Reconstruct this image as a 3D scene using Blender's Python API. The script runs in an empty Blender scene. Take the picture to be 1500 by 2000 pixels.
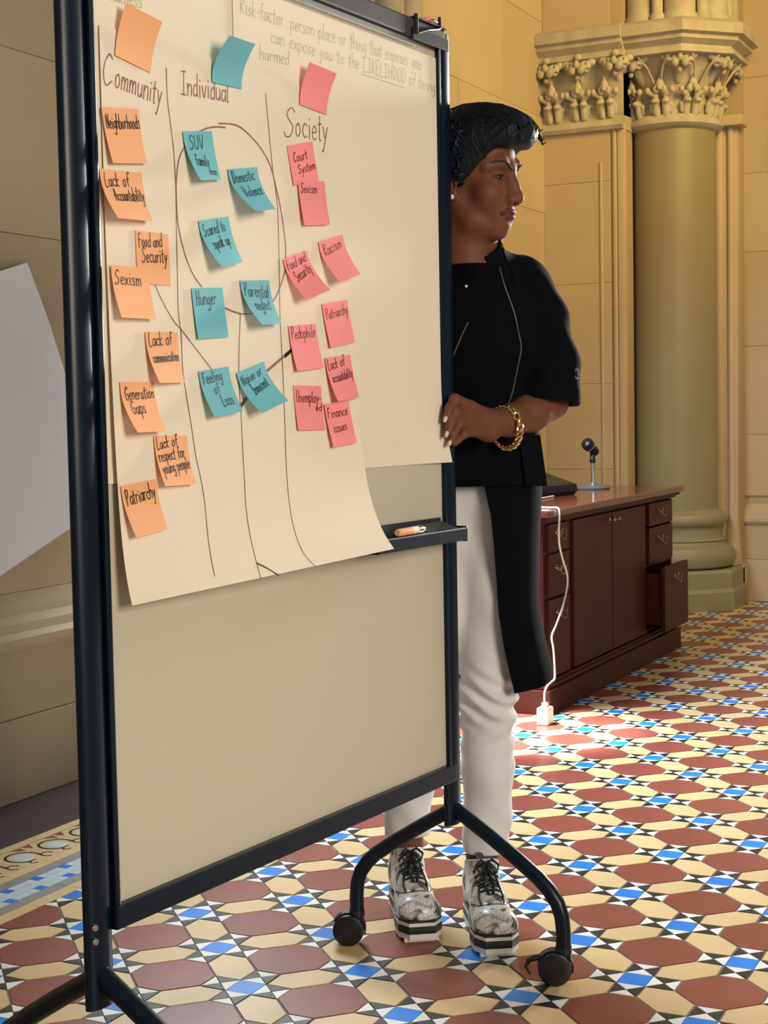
import bpy, bmesh, math, random
import numpy as np
from mathutils import Vector, Matrix
random.seed(7); np.random.seed(7)
SC = bpy.context.scene; COL = SC.collection
R = math.radians

# ---------------------------------------------------------------- camera
cd = bpy.data.cameras.new('camera'); cam = bpy.data.objects.new('camera', cd); COL.objects.link(cam)
cd.sensor_fit = 'VERTICAL'; cd.sensor_height = 36.0; cd.sensor_width = 27.0; cd.lens = 3003.5/2000*36
cd.clip_start = .05; cd.clip_end = 60
RW = ((0.441871, -0.896880, -0.018876), (-0.065812, -0.011425, -0.997767), (0.894661, 0.442127, -0.064074))
m = Matrix(((RW[0][0], -RW[1][0], -RW[2][0], -2.8385), (RW[0][1], -RW[1][1], -RW[2][1], -0.8763),
            (RW[0][2], -RW[1][2], -RW[2][2], 1.11006), (0, 0, 0, 1)))
cam.matrix_world = m
SC.camera = cam

# ---------------------------------------------------------------- exposure, world, lights
SC.view_settings.view_transform = 'Standard'; SC.view_settings.look = 'None'
SC.view_settings.gamma = 1.0; SC.view_settings.exposure = 0.0; SC.view_settings.use_curve_mapping = False
w = bpy.data.worlds.new('world'); SC.world = w; w.use_nodes = True
bg = w.node_tree.nodes['Background']; bg.inputs[0].default_value = (.96, .98, 1.0, 1); bg.inputs[1].default_value = .17

def area(name, loc, target, sx, sy, power, col, spread=180):
    l = bpy.data.lights.new(name, 'AREA'); l.shape = 'RECTANGLE'; l.size = sx; l.size_y = sy
    l.energy = power; l.color = col; l.spread = R(spread)
    o = bpy.data.objects.new(name, l); COL.objects.link(o); o.location = loc
    o.rotation_euler = (Vector(target)-Vector(loc)).to_track_quat('-Z', 'Y').to_euler(); return o
area('window_daylight', (1.75, 2.04, 1.95), (2.3, .1, .1), 1.25, 2.2, 190, (.84, .92, 1.0), 140)
area('hall_lamps_far', (3.6, -.6, 3.9), (5.2, 1.9, 2.4), 1.2, 1.2, 46, (1.0, .64, .17), 110)
area('hall_window_near', (-2.3, -3.6, 2.0), (-.3, .6, 1.1), 1.5, 1.5, 49, (1.0, .89, .74), 110)  # added out-of-view soft fill for the board front, not a known window
area('hall_window_right', (5.7, -.9, 2.1), (.25, -.05, 1.5), .8, 1.4, 32, (1.0, .95, .88), 45)
sp = bpy.data.lights.new('sun_through_window', 'SPOT'); sp.energy = 2200; sp.color = (1.0, .95, .88); sp.spot_size = R(17); sp.spot_blend = .6; sp.shadow_soft_size = .06
so = bpy.data.objects.new('sun_through_window', sp); COL.objects.link(so); so.location = (1.25, 2.02, 2.7)
so.rotation_euler = (Vector((2.08, 1.06, 0))-Vector(so.location)).to_track_quat('-Z', 'Y').to_euler()

# ---------------------------------------------------------------- materials
def mat(name, col, rough=.5, metal=0, spec=.5, noise=None, bump=0, bscale=60, sss=0, coat=0, sheen=0, varr=0):
    """procedural material: base colour with noise mottling (noise=(scale, colour2, amount)), fine bump, per object variation"""
    M_ = bpy.data.materials.new(name); M_.use_nodes = True; nt = M_.node_tree; N = nt.nodes; L = nt.links
    b = N['Principled BSDF']; b.inputs['Roughness'].default_value = rough; b.inputs['Metallic'].default_value = metal
    b.inputs['Specular IOR Level'].default_value = spec
    b.inputs['Base Color'].default_value = (*col, 1)
    if coat: b.inputs['Coat Weight'].default_value = coat
    if sheen: b.inputs['Sheen Weight'].default_value = sheen
    if sss:
        b.inputs['Subsurface Weight'].default_value = sss; b.inputs['Subsurface Radius'].default_value = (.012, .005, .003); b.inputs['Subsurface Scale'].default_value = 1
    out = None
    tc = N.new('ShaderNodeTexCoord')
    if noise:
        n = N.new('ShaderNodeTexNoise'); n.inputs['Scale'].default_value = noise[0]; n.inputs['Detail'].default_value = 6
        L.new(tc.outputs['Object'], n.inputs['Vector'])
        r = N.new('ShaderNodeMapRange'); r.inputs[1].default_value = .35; r.inputs[2].default_value = .7; r.inputs[4].default_value = noise[2]
        L.new(n.outputs[0], r.inputs[0])
        x = N.new('ShaderNodeMix'); x.data_type = 'RGBA'; x.inputs[6].default_value = (*col, 1); x.inputs[7].default_value = (*noise[1], 1)
        L.new(r.outputs[0], x.inputs[0]); out = x.outputs[2]
    if varr:
        oi = N.new('ShaderNodeObjectInfo'); mr = N.new('ShaderNodeMapRange'); mr.inputs[3].default_value = 1-varr; mr.inputs[4].default_value = 1+varr
        L.new(oi.outputs['Random'], mr.inputs[0]); h = N.new('ShaderNodeHueSaturation'); L.new(mr.outputs[0], h.inputs['Value'])
        if out: L.new(out, h.inputs['Color'])
        else: h.inputs['Color'].default_value = (*col, 1)
        out = h.outputs[0]
    if out: L.new(out, b.inputs['Base Color'])
    if bump:
        n2 = N.new('ShaderNodeTexNoise'); n2.inputs['Scale'].default_value = bscale; n2.inputs['Detail'].default_value = 5
        L.new(tc.outputs['Object'], n2.inputs['Vector']); bp = N.new('ShaderNodeBump'); bp.inputs['Strength'].default_value = bump; bp.inputs['Distance'].default_value = .01
        L.new(n2.outputs[0], bp.inputs['Height']); L.new(bp.outputs[0], b.inputs['Normal'])
    return M_
MT = {}
MT['stone'] = mat('limestone', (.52, .43, .29), .75, noise=(2.2, (.46, .36, .21), .7), bump=.12, bscale=25, varr=.06)
MT['carve'] = mat('carved_limestone', (.50, .47, .37), .7, noise=(9, (.34, .30, .21), .8), bump=.2, bscale=60)
MT['column'] = mat('column_stone', (.27, .25, .15), .42, noise=(3, (.24, .215, .12), .6), bump=.05, bscale=20)
MT['joint'] = mat('mortar', (.44, .35, .22), .9, bump=.2)
MT['grout'] = mat('grout', (.20, .15, .11), .8, bump=.1)
MT['red'] = mat('tile_red', (.235, .062, .045), .30, spec=.36, noise=(7, (.29, .085, .06), .6), bump=.02, bscale=30, varr=.09)
MT['cream'] = mat('tile_cream', (.70, .52, .27), .30, spec=.36, noise=(6, (.62, .44, .2), .6), bump=.02, bscale=30, varr=.06)
MT['white'] = mat('tile_white', (.84, .83, .80), .30, spec=.36, noise=(20, (.76, .74, .70), .5), varr=.05)
MT['black'] = mat('tile_black', (.018, .022, .020), .34, spec=.3, noise=(20, (.035, .036, .032), .5), varr=.15)
MT['blue'] = mat('tile_blue', (.012, .21, .74), .28, spec=.36, noise=(15, (.02, .27, .80), .5), varr=.10)
MT['grey_tile'] = mat('tile_grey', (.30, .285, .27), .35, noise=(9, (.24, .23, .22), .6), varr=.05)
MT['pale_tile'] = mat('tile_pale_blue', (.55, .66, .70), .35, noise=(9, (.5, .6, .66), .6), varr=.04)
MT['plum'] = mat('plum_floor', (.045, .032, .040), .35, noise=(4, (.06, .04, .045), .6), varr=.05)
MT['frame'] = mat('frame_paint', (.0022, .0085, .019), .33, spec=.32, noise=(90, (.003, .011, .023), .4))
MT['rail'] = mat('rail_grey', (.040, .041, .043), .45, noise=(90, (.07, .07, .07), .4))
MT['alu'] = mat('aluminium', (.75, .75, .74), .3, metal=.9, noise=(40, (.68, .68, .68), .4))  # bright metal used only for the painted-in glare under the top rail
MT['wb'] = mat('whiteboard_enamel', (.60, .545, .42), .20, noise=(1.3, (.57, .50, .39), .6), spec=.5)
MT['paper'] = mat('chart_paper', (.86, .76, .60), .75, noise=(2, (.83, .73, .56), .5), bump=.02, bscale=90)
MT['poster'] = mat('white_paper', (.88, .92, .97), .7, noise=(2, (.85, .89, .95), .5))
MT['orange'] = mat('note_orange', (.97, .47, .22), .7, noise=(12, (.93, .43, .19), .5), varr=.04)
MT['nblue'] = mat('note_blue', (.17, .52, .60), .7, noise=(12, (.15, .48, .56), .5), varr=.05)
MT['pink'] = mat('note_pink', (.99, .30, .32), .7, noise=(12, (.96, .27, .29), .5), varr=.04)
MT['ink'] = mat('ink_black', (.012, .010, .010), .5, noise=(200, (.03, .02, .02), .5))
MT['inkb'] = mat('ink_teal', (.008, .05, .06), .5, noise=(200, (.01, .07, .08), .5))
MT['inkr'] = mat('ink_darkred', (.16, .008, .015), .5, noise=(200, (.2, .01, .02), .5))
MT['brown'] = mat('marker_brown', (.23, .105, .07), .6, noise=(150, (.3, .16, .11), .7))
MT['maroon'] = mat('marker_maroon', (.28, .10, .085), .6, noise=(150, (.4, .18, .15), .7))
MT['green'] = mat('marker_green', (.45, .47, .29), .6, noise=(150, (.62, .60, .42), .8))
MT['wood'] = mat('mahogany', (.060, .011, .009), .45, spec=.2, noise=(5, (.042, .009, .007), .8), bump=.03, bscale=12)
MT['woodtop'] = mat('mahogany_top', (.15, .034, .024), .18, noise=(5, (.11, .026, .018), .8), coat=.3)
MT['brass'] = mat('antique_brass', (.42, .33, .22), .3, metal=1, noise=(60, (.2, .14, .09), .6))
MT['gold'] = mat('gold', (.95, .70, .28), .2, metal=1, noise=(80, (1, .82, .5), .5))
MT['plastic'] = mat('black_plastic', (.005, .0065, .010), .35, noise=(80, (.02, .02, .022), .4))
MT['plgrey'] = mat('grey_plastic', (.10, .12, .14), .35, noise=(80, (.12, .14, .16), .4))
MT['chrome'] = mat('chrome', (.78, .78, .76), .15, metal=1, noise=(80, (.7, .7, .7), .4))
MT['cable'] = mat('white_plastic', (.72, .68, .63), .4, noise=(80, (.68, .64, .6), .4))
MT['cloth'] = mat('black_cloth', (.0022, .0026, .0048), .95, spec=.12, bump=.1, bscale=400, noise=(6, (.0035, .004, .006), .6))
MT['denim'] = mat('white_denim', (.78, .77, .78), .85, bump=.15, bscale=300, noise=(4, (.74, .73, .73), .6))
MT['zip'] = mat('zip_metal', (.30, .30, .29), .35, metal=.8, noise=(300, (.15, .15, .15), .5))
MT['hair'] = mat('black_hair', (.0022, .0045, .010), .55, spec=.34, bump=.25, bscale=150, noise=(60, (.005, .009, .016), .6))
MT['pearl'] = mat('pearl', (.85, .83, .80), .2, noise=(80, (.8, .78, .76), .4))
MT['eye'] = mat('eye_white', (.55, .48, .43), .15, noise=(80, (.5, .42, .38), .4))
MT['iris'] = mat('dark_iris', (.015, .008, .006), .08, noise=(300, (.03, .015, .01), .4))
MT['brow'] = mat('eyebrow_hair', (.012, .007, .006), .7, noise=(300, (.02, .012, .01), .4))
MT['nail'] = mat('pale_nail_varnish', (.72, .60, .55), .2, noise=(80, (.68, .56, .52), .4))
MT['solew'] = mat('white_rubber', (.84, .82, .78), .5, noise=(30, (.76, .72, .66), .5))
MT['soleb'] = mat('black_rubber', (.010, .018, .018), .45, noise=(30, (.02, .028, .026), .5))
MT['glow'] = mat('window_glass', (.7, .8, .9), .1)
g_ = MT['glow'].node_tree.nodes['Principled BSDF']; g_.inputs['Emission Color'].default_value = (.75, .88, 1, 1); g_.inputs['Emission Strength'].default_value = 2.0

def skin_mat():
    M_ = mat('skin', (.20, .078, .038), .60, sss=.12, bump=.05, bscale=350, spec=.32)
    nt = M_.node_tree; N = nt.nodes; L = nt.links; a = N.new('ShaderNodeAttribute'); a.attribute_name = 'tint'
    n = N.new('ShaderNodeTexNoise'); n.inputs['Scale'].default_value = 22; tc = [x for x in N if x.type == 'TEX_COORD'][0]; L.new(tc.outputs['Object'], n.inputs['Vector'])
    x = N.new('ShaderNodeMix'); x.data_type = 'RGBA'; x.inputs[6].default_value = (.185, .070, .033, 1); x.inputs[7].default_value = (.140, .050, .026, 1); L.new(n.outputs[0], x.inputs[0])
    y = N.new('ShaderNodeMix'); y.data_type = 'RGBA'; y.inputs[7].default_value = (.125, .034, .030, 1); L.new(x.outputs[2], y.inputs[6]); L.new(a.outputs['Fac'], y.inputs[0])
    L.new(y.outputs[2], N['Principled BSDF'].inputs['Base Color']); return M_
MT['skin'] = skin_mat()
def snake_mat():
    M_ = bpy.data.materials.new('snakeskin_leather'); M_.use_nodes = True; nt = M_.node_tree; N = nt.nodes; L = nt.links; b = N['Principled BSDF']; b.inputs['Roughness'].default_value = .3
    tc = N.new('ShaderNodeTexCoord'); v = N.new('ShaderNodeTexVoronoi'); v.feature = 'DISTANCE_TO_EDGE'; v.inputs['Scale'].default_value = 150; L.new(tc.outputs['Object'], v.inputs['Vector'])
    n = N.new('ShaderNodeTexNoise'); n.inputs['Scale'].default_value = 34; n.inputs['Detail'].default_value = 5; n.inputs['Distortion'].default_value = 1.2; L.new(tc.outputs['Object'], n.inputs['Vector'])
    r = N.new('ShaderNodeValToRGB'); r.color_ramp.elements[0].position = .50; r.color_ramp.elements[0].color = (.90, .88, .85, 1); r.color_ramp.elements[1].position = .66; r.color_ramp.elements[1].color = (.05, .05, .048, 1); L.new(n.outputs[0], r.inputs[0])
    m2 = N.new('ShaderNodeMath'); m2.operation = 'LESS_THAN'; m2.inputs[1].default_value = .055; L.new(v.outputs[0], m2.inputs[0])
    m3 = N.new('ShaderNodeMath'); m3.operation = 'MULTIPLY'; m3.inputs[1].default_value = .55; L.new(m2.outputs[0], m3.inputs[0])
    x = N.new('ShaderNodeMix'); x.data_type = 'RGBA'; x.inputs[7].default_value = (.10, .10, .09, 1); L.new(r.outputs[0], x.inputs[6]); L.new(m3.outputs[0], x.inputs[0]); L.new(x.outputs[2], b.inputs['Base Color']); return M_
MT['snake'] = snake_mat()

# ---------------------------------------------------------------- helpers
def link(name, me, mt=None, parent=None, loc=None, rot=None):
    if mt is not None and not me.materials: me.materials.append(MT[mt] if isinstance(mt, str) else mt)
    o = bpy.data.objects.new(name, me); COL.objects.link(o)
    if parent is not None: o.parent = parent
    if loc is not None: o.location = loc
    if rot is not None: o.rotation_euler = rot
    return o
def tag(o, label=None, cat=None, group=None, kind=None):
    if label: o['label'] = label
    if cat: o['category'] = cat
    if group: o['group'] = group
    if kind: o['kind'] = kind
    return o
def empty(name, loc, rotz=0):
    o = bpy.data.objects.new(name, None); COL.objects.link(o); o.location = loc; o.rotation_euler = (0, 0, rotz); o.empty_display_size = .05; return o
def mesh(name, vs, fs, smooth=False):
    me = bpy.data.meshes.new(name); me.from_pydata([tuple(map(float, v)) for v in vs], [], [tuple(int(i) for i in f) for f in fs]); me.validate(); me.update()
    if smooth: me.polygons.foreach_set('use_smooth', [True]*len(me.polygons))
    return me
class MB:
    def __init__(s): s.bm = bmesh.new()
    def box(s, x0, x1, y0, y1, z0, z1, bev=0, rot=None):
        r = bmesh.ops.create_cube(s.bm, size=1); vs = r['verts']
        for v in vs: v.co = Vector(((v.co.x+.5)*(x1-x0)+x0, (v.co.y+.5)*(y1-y0)+y0, (v.co.z+.5)*(z1-z0)+z0))
        if bev:
            es = list({e for v in vs for e in v.link_edges}); bmesh.ops.bevel(s.bm, geom=es, offset=bev, segments=2, profile=.6, affect='EDGES')
        return s
    def tube(s, pts, r, n=12, caps=True, sy=1.0):
        pts = [Vector(p) for p in pts]; rs = r if isinstance(r, (list, tuple)) else [r]*len(pts); rings = []; up = None
        for i, p in enumerate(pts):
            t = (pts[min(i+1, len(pts)-1)]-pts[max(i-1, 0)]).normalized()
            if up is None:
                up = Vector((0, 0, 1)) if abs(t.z) < .9 else Vector((1, 0, 0))
            a = t.cross(up).normalized(); b = a.cross(t).normalized(); up = b
            rings.append([s.bm.verts.new(p+(a*math.cos(k*2*math.pi/n)+b*math.sin(k*2*math.pi/n)*sy)*rs[i]) for k in range(n)])
        for i in range(len(rings)-1):
            for k in range(n): s.bm.faces.new((rings[i][k], rings[i][(k+1) % n], rings[i+1][(k+1) % n], rings[i+1][k]))
        if caps: s.bm.faces.new(rings[0][::-1]); s.bm.faces.new(rings[-1])
        return s
    def lathe(s, prof, c=(0, 0, 0), n=32, a0=0, a1=2*math.pi, axis='z'):
        full = abs(a1-a0-2*math.pi) < 1e-6; m_ = n if full else n+1; rings = []
        for r, z in prof:
            ring = []
            for k in range(m_):
                a = a0+(a1-a0)*k/n; p = (r*math.cos(a), r*math.sin(a), z)
                if axis == 'x': p = (p[2], p[0], p[1])
                if axis == 'y': p = (p[0], p[2], p[1])
                ring.append(s.bm.verts.new(Vector(c)+Vector(p)))
            rings.append(ring)
        for i in range(len(rings)-1):
            for k in range(n): s.bm.faces.new((rings[i][k], rings[i][(k+1) % m_], rings[i+1][(k+1) % m_], rings[i+1][k]))
        if full:
            if prof[0][0] > 1e-5: s.bm.faces.new(rings[0][::-1])
            if prof[-1][0] > 1e-5: s.bm.faces.new(rings[-1])
        return s
    def prism(s, poly, z0, z1, off0=0):
        a = [s.bm.verts.new((x, y, z0)) for x, y in poly]; b = [s.bm.verts.new((x, y, z1)) for x, y in poly]; n = len(poly)
        for k in range(n): s.bm.faces.new((a[k], a[(k+1) % n], b[(k+1) % n], b[k]))
        s.bm.faces.new(a[::-1]); s.bm.faces.new(b); return s
    def loft(s, secs):
        rings = [[s.bm.verts.new(p) for p in q] for q in secs]; n = len(rings[0])
        for i in range(len(rings)-1):
            for k in range(n): s.bm.faces.new((rings[i][k], rings[i][(k+1) % n], rings[i+1][(k+1) % n], rings[i+1][k]))
        s.bm.faces.new(rings[0][::-1]); s.bm.faces.new(rings[-1]); return s
    def me(s, name, smooth=False):
        bmesh.ops.remove_doubles(s.bm, verts=s.bm.verts, dist=1e-6)
        bmesh.ops.recalc_face_normals(s.bm, faces=s.bm.faces)
        me = bpy.data.meshes.new(name); s.bm.to_mesh(me); s.bm.free()
        if smooth:
            me.polygons.foreach_set('use_smooth', [True]*len(me.polygons))
            try: me.set_sharp_from_angle(angle=R(38))
            except Exception: pass
        return me
    def obj(s, name, mt, parent=None, smooth=False, loc=None, rot=None): return link(name, s.me(name, smooth), mt, parent, loc, rot)
def grp(nm, mt, parent, f, smooth=False, **k):
    b = MB(); f(b); return b.obj(nm, mt, parent, smooth, **k)

# signed distance fields on a grid, meshed with surface nets
class SDF:
    def __init__(s, lo, hi, h):
        s.lo = np.array(lo, float); s.h = h; s.n = np.ceil((np.array(hi)-s.lo)/h).astype(int)+1; s.f = np.full(s.n, 1.0, np.float32)
    def _sl(s, a, b):
        i0 = np.clip(np.floor((np.array(a)-s.lo)/s.h).astype(int), 0, s.n-1); i1 = np.clip(np.ceil((np.array(b)-s.lo)/s.h).astype(int)+1, 1, s.n)
        i1 = np.maximum(i1, i0+1)
        sl = tuple(slice(x, y) for x, y in zip(i0, i1)); ax = [(s.lo[d]+s.h*np.arange(i0[d], i1[d])).astype(np.float32) for d in range(3)]
        return sl, np.meshgrid(*ax, indexing='ij', sparse=True)
    def put(s, fn, a, b, k, op):
        e = k+2*s.h+.002
        sl, P = s._sl(np.array(a)-e, np.array(b)+e); d = fn(*P); f = s.f[sl]
        if op == 'u':
            if k > 0:
                hh = np.maximum(k-np.abs(f-d), 0)/k; s.f[sl] = np.minimum(f, d)-hh*hh*k*.25
            else: s.f[sl] = np.minimum(f, d)
        else:
            d = -d
            if k > 0:
                hh = np.maximum(k-np.abs(f-d), 0)/k; s.f[sl] = np.maximum(f, d)+hh*hh*k*.25
            else: s.f[sl] = np.maximum(f, d)
    def ell(s, c, r, k=.01, op='u', rot=None):
        c = np.array(c, float); r = np.array(r if hasattr(r, '__len__') else (r, r, r), float); m_ = r.max()
        if rot is None:
            fn = lambda x, y, z: (lambda q: q*(q-1)/np.maximum(np.sqrt(((x-c[0])/r[0]**2)**2+((y-c[1])/r[1]**2)**2+((z-c[2])/r[2]**2)**2), 1e-6))(np.sqrt(((x-c[0])/r[0])**2+((y-c[1])/r[1])**2+((z-c[2])/r[2])**2))
        else:
            Mi = np.array(Matrix.Rotation(rot[0], 3, rot[1]).inverted() if not hasattr(rot[0], '__len__') else (Matrix.Rotation(rot[0][0], 3, rot[0][1]) @ Matrix.Rotation(rot[1][0], 3, rot[1][1])).inverted())
            def fn(x, y, z):
                a, b, e = x-c[0], y-c[1], z-c[2]
                u = Mi[0][0]*a+Mi[0][1]*b+Mi[0][2]*e; v = Mi[1][0]*a+Mi[1][1]*b+Mi[1][2]*e; w_ = Mi[2][0]*a+Mi[2][1]*b+Mi[2][2]*e
                q = np.sqrt((u/r[0])**2+(v/r[1])**2+(w_/r[2])**2); g = np.sqrt((u/r[0]**2)**2+(v/r[1]**2)**2+(w_/r[2]**2)**2)
                return q*(q-1)/np.maximum(g, 1e-6)
        s.put(fn, c-m_, c+m_, k, op); return s
    def cap(s, a, b, ra, rb=None, k=.01, op='u'):
        a = np.array(a, float); b = np.array(b, float); rb = ra if rb is None else rb; d = b-a; L2 = max(float(d@d), 1e-12); m_ = max(ra, rb)
        def fn(x, y, z):
            t = np.clip(((x-a[0])*d[0]+(y-a[1])*d[1]+(z-a[2])*d[2])/L2, 0, 1)
            return np.sqrt((x-a[0]-t*d[0])**2+(y-a[1]-t*d[1])**2+(z-a[2]-t*d[2])**2)-(ra+(rb-ra)*t)
        s.put(fn, np.minimum(a, b)-m_, np.maximum(a, b)+m_, k, op); return s
    def chain(s, pts, k=.01, op='u'):
        for p, q in zip(pts[:-1], pts[1:]): s.cap(p[:3], q[:3], p[3], q[3], k, op)
        return s
    def half(s, p, n):      # keep the side where (x-p).n < 0
        n = np.array(n, float); n /= np.linalg.norm(n); hi = s.lo+s.h*s.n
        sl, P = s._sl(s.lo, hi); s.f = np.maximum(s.f, ((P[0]-p[0])*n[0]+(P[1]-p[1])*n[1]+(P[2]-p[2])*n[2]).astype(np.float32)); return s
    def warp(s, fn):
        sl, P = s._sl(s.lo, s.lo+s.h*s.n); s.f = (s.f+fn(*P)).astype(np.float32); return s
    def nets(s):
        f = s.f; f[0] = f[-1] = 1; f[:, 0] = f[:, -1] = 1; f[:, :, 0] = f[:, :, -1] = 1
        ins = f < 0; c = ins[:-1, :-1, :-1].astype(np.int8)
        for dx in (0, 1):
            for dy in (0, 1):
                for dz in (0, 1):
                    if dx+dy+dz: c = c+ins[dx:f.shape[0]-1+dx, dy:f.shape[1]-1+dy, dz:f.shape[2]-1+dz]
        I = np.argwhere((c > 0) & (c < 8)); idx = np.full(c.shape, -1, np.int32); idx[I[:, 0], I[:, 1], I[:, 2]] = np.arange(len(I))
        cor = [(x, y, z) for x in (0, 1) for y in (0, 1) for z in (0, 1)]; V = {q: f[I[:, 0]+q[0], I[:, 1]+q[1], I[:, 2]+q[2]] for q in cor}
        P = np.zeros((len(I), 3)); cnt = np.zeros(len(I))
        for q in cor:
            for d in range(3):
                if q[d] == 0:
                    p = list(q); p[d] = 1; a = V[q]; b = V[tuple(p)]; m_ = (a < 0) != (b < 0); t = np.where(m_, a/np.where(m_, a-b, 1), 0)
                    e = np.tile(np.array(q, float), (len(I), 1)); e[:, d] += t; P += e*m_[:, None]; cnt += m_
        P = (P/cnt[:, None]+I)*s.h+s.lo
        F = []
        for d in range(3):
            a = np.take(ins, range(f.shape[d]-1), d); b = np.take(ins, range(1, f.shape[d]), d); E = np.argwhere(a != b)
            e1, e2 = [(1, 2), (2, 0), (0, 1)][d]
            E = E[(E[:, e1] > 0) & (E[:, e2] > 0) & (E[:, e1] < c.shape[e1]) & (E[:, e2] < c.shape[e2])]
            sg = a[E[:, 0], E[:, 1], E[:, 2]]
            def at(o1, o2):
                G = E.copy(); G[:, e1] += o1; G[:, e2] += o2; return idx[G[:, 0], G[:, 1], G[:, 2]]
            q = np.stack([at(-1, -1), at(0, -1), at(0, 0), at(-1, 0)], 1); q[~sg] = q[~sg][:, ::-1]; F.append(q)
        F = np.concatenate(F); F = F[(F >= 0).all(1)]; return P, F
def npmesh(name, P, F, smooth=True):
    me = bpy.data.meshes.new(name); me.vertices.add(len(P)); me.vertices.foreach_set('co', np.asarray(P, np.float32).ravel())
    me.loops.add(F.size); me.loops.foreach_set('vertex_index', F.astype(np.int32).ravel()); me.polygons.add(len(F))
    me.polygons.foreach_set('loop_start', np.arange(0, F.size, 4, dtype=np.int32)); me.polygons.foreach_set('loop_total', np.full(len(F), 4, np.int32))
    me.update(calc_edges=True); me.validate()
    if smooth: me.polygons.foreach_set('use_smooth', [True]*len(me.polygons))
    return me
# ================================================================ SETTING
# ---- floor: geometric tile field laid at 45 degrees to the walls
T = .24; Q = math.sqrt(.5)
def lat(i, j): return ((i+j)*T*Q, (j-i)*T*Q)
YB = 1.371
floor = grp('floor', 'grout', None, lambda b: b.box(-4.2, 6.0, -4.5, 2.07, -.06, -.0015)); tag(floor, kind='structure')
hw = .171; LL = .160; e = hw+LL; gp = .0035/T
OCT = [(.5-x, .5-y) for x, y in []]
def oct_(): o = .5-hw-gp; v = .5-e-gp*.4; return [(o, -v), (o, v), (v, o), (-v, o), (-o, v), (-o, -v), (-v, -o), (v, -o)]
def hexa():  # between two stars along +j; centre at (0,.5)
    a = hw-gp*.6; return [(0, -.5+hw+gp*1.2), (a, -.5+e+gp), (a, .5-e-gp), (0, .5-hw-gp*1.2), (-a, .5-e-gp), (-a, -.5+e+gp)]
def shr(poly, d):
    cx = sum(p[0] for p in poly)/len(poly); cy = sum(p[1] for p in poly)/len(poly); return [(cx+(x-cx)*(1-d), cy+(y-cy)*(1-d)) for x, y in poly]
SQ = shr([(hw, 0), (0, hw), (-hw, 0), (0, -hw)], .04)
INN = shr([(hw, 0), (hw, hw), (0, hw)], .07)
OUT = shr([(hw, hw), (e, hw), (hw, e)], .09)
BLK1 = shr([(0, hw), (hw, hw), (hw, e)], .08); BLK2 = shr([(hw, 0), (hw, hw), (e, hw)], .08)
def rotp(poly, k):
    for _ in range(k): poly = [(-y, x) for x, y in poly]
    return poly
def w2(poly, i, j): return [lat(i+x, j+y) for x, y in poly]
def clipY(poly, yb):
    out = []
    for k in range(len(poly)):
        a, b = poly[k], poly[(k+1) % len(poly)]; ia, ib = a[1] <= yb, b[1] <= yb
        if ia: out.append(a)
        if ia != ib: t = (yb-a[1])/(b[1]-a[1]); out.append((a[0]+t*(b[0]-a[0]), yb))
    return out
pieces = {}
def addp(kind, mt, poly, i, j, k=0): pieces.setdefault(kind, []).append((mt, poly, i, j, k))
for i in range(-32, 36):
    for j in range(-32, 36):
        x, y = lat(i, j)
        if not (-3.6 < x < 5.93 and -3.6 < y < YB+.2): continue
        addp('octagon_tile', 'red', oct_(), i+.5, j+.5)
        addp('hexagon_tile', 'cream', hexa(), i, j+.5, 0); addp('hexagon_tile', 'cream', hexa(), i+.5, j, 1)
        addp('square_tile', 'blue', SQ, i, j)
        for k in range(4):
            addp('corner_tile', 'white', INN, i, j, k); addp('point_tile', 'white', OUT, i, j, k)
            addp('triangle_tile', 'black', BLK1, i, j, k); addp('triangle_tile', 'black', BLK2, i, j, k)
CX, CY = -2.84, -.88
def seen(x, y):   # floor the photograph looks at, with a margin
    a = math.degrees(math.atan2(y-CY, x-CX)); return 10.5 < a < 44 and math.hypot(x-CX, y-CY) > 2.6 and not (y > 1.12 and 2.3 < x < 4.2)
SZ = {'octagon_tile': 300, 'hexagon_tile': 300, 'square_tile': 300, 'corner_tile': 290, 'point_tile': 290, 'triangle_tile': 296}
cache = {}
for kind, L_ in pieces.items():
    L_.sort(key=lambda q: (0 if seen(*lat(q[2], q[3])) else 1, math.hypot(lat(q[2], q[3])[0]-CX, lat(q[2], q[3])[1]-CY)))
    n = 0; vs = []; fs = []
    for mt, poly, i, j, k in L_:
        pw = w2(rotp(poly, k), i, j); cy_ = max(p[1] for p in pw)
        if min(p[1] for p in pw) > YB-.004 or min(p[0] for p in pw) > 5.93: continue
        cut = cy_ > YB
        if cut: pw = clipY(pw, YB)
        if len(pw) < 3: continue
        if n < SZ[kind] and seen(*lat(i, j)):
            n += 1
            c = lat(i, j)
            if cut: me = MB().prism([(p[0]-c[0], p[1]-c[1]) for p in pw], -.005, 0).me(kind)
            else:
                key = (kind, id(poly) if kind in ('corner_tile',) else str(poly), k)
                if key not in cache: cache[key] = MB().prism([(p[0]-c[0], p[1]-c[1]) for p in pw], -.005, 0).me(kind)
                me = cache[key]
            o = link(kind, me, mt, floor, (c[0], c[1], 0)); o.rotation_euler = (random.gauss(0, .0022), random.gauss(0, .0022), 0)
        else:
            b0 = len(vs); m_ = len(pw); vs += [(x, y, -.003) for x, y in pw]+[(x, y, 0) for x, y in pw]
            fs.append(list(range(b0+m_, b0+2*m_))); fs += [(b0+q, b0+(q+1) % m_, b0+m_+(q+1) % m_, b0+m_+q) for q in range(m_)]
    tag(link('distant_'+kind+'s', mesh(kind, vs, fs), L_[0][0], floor), kind='stuff')
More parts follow.
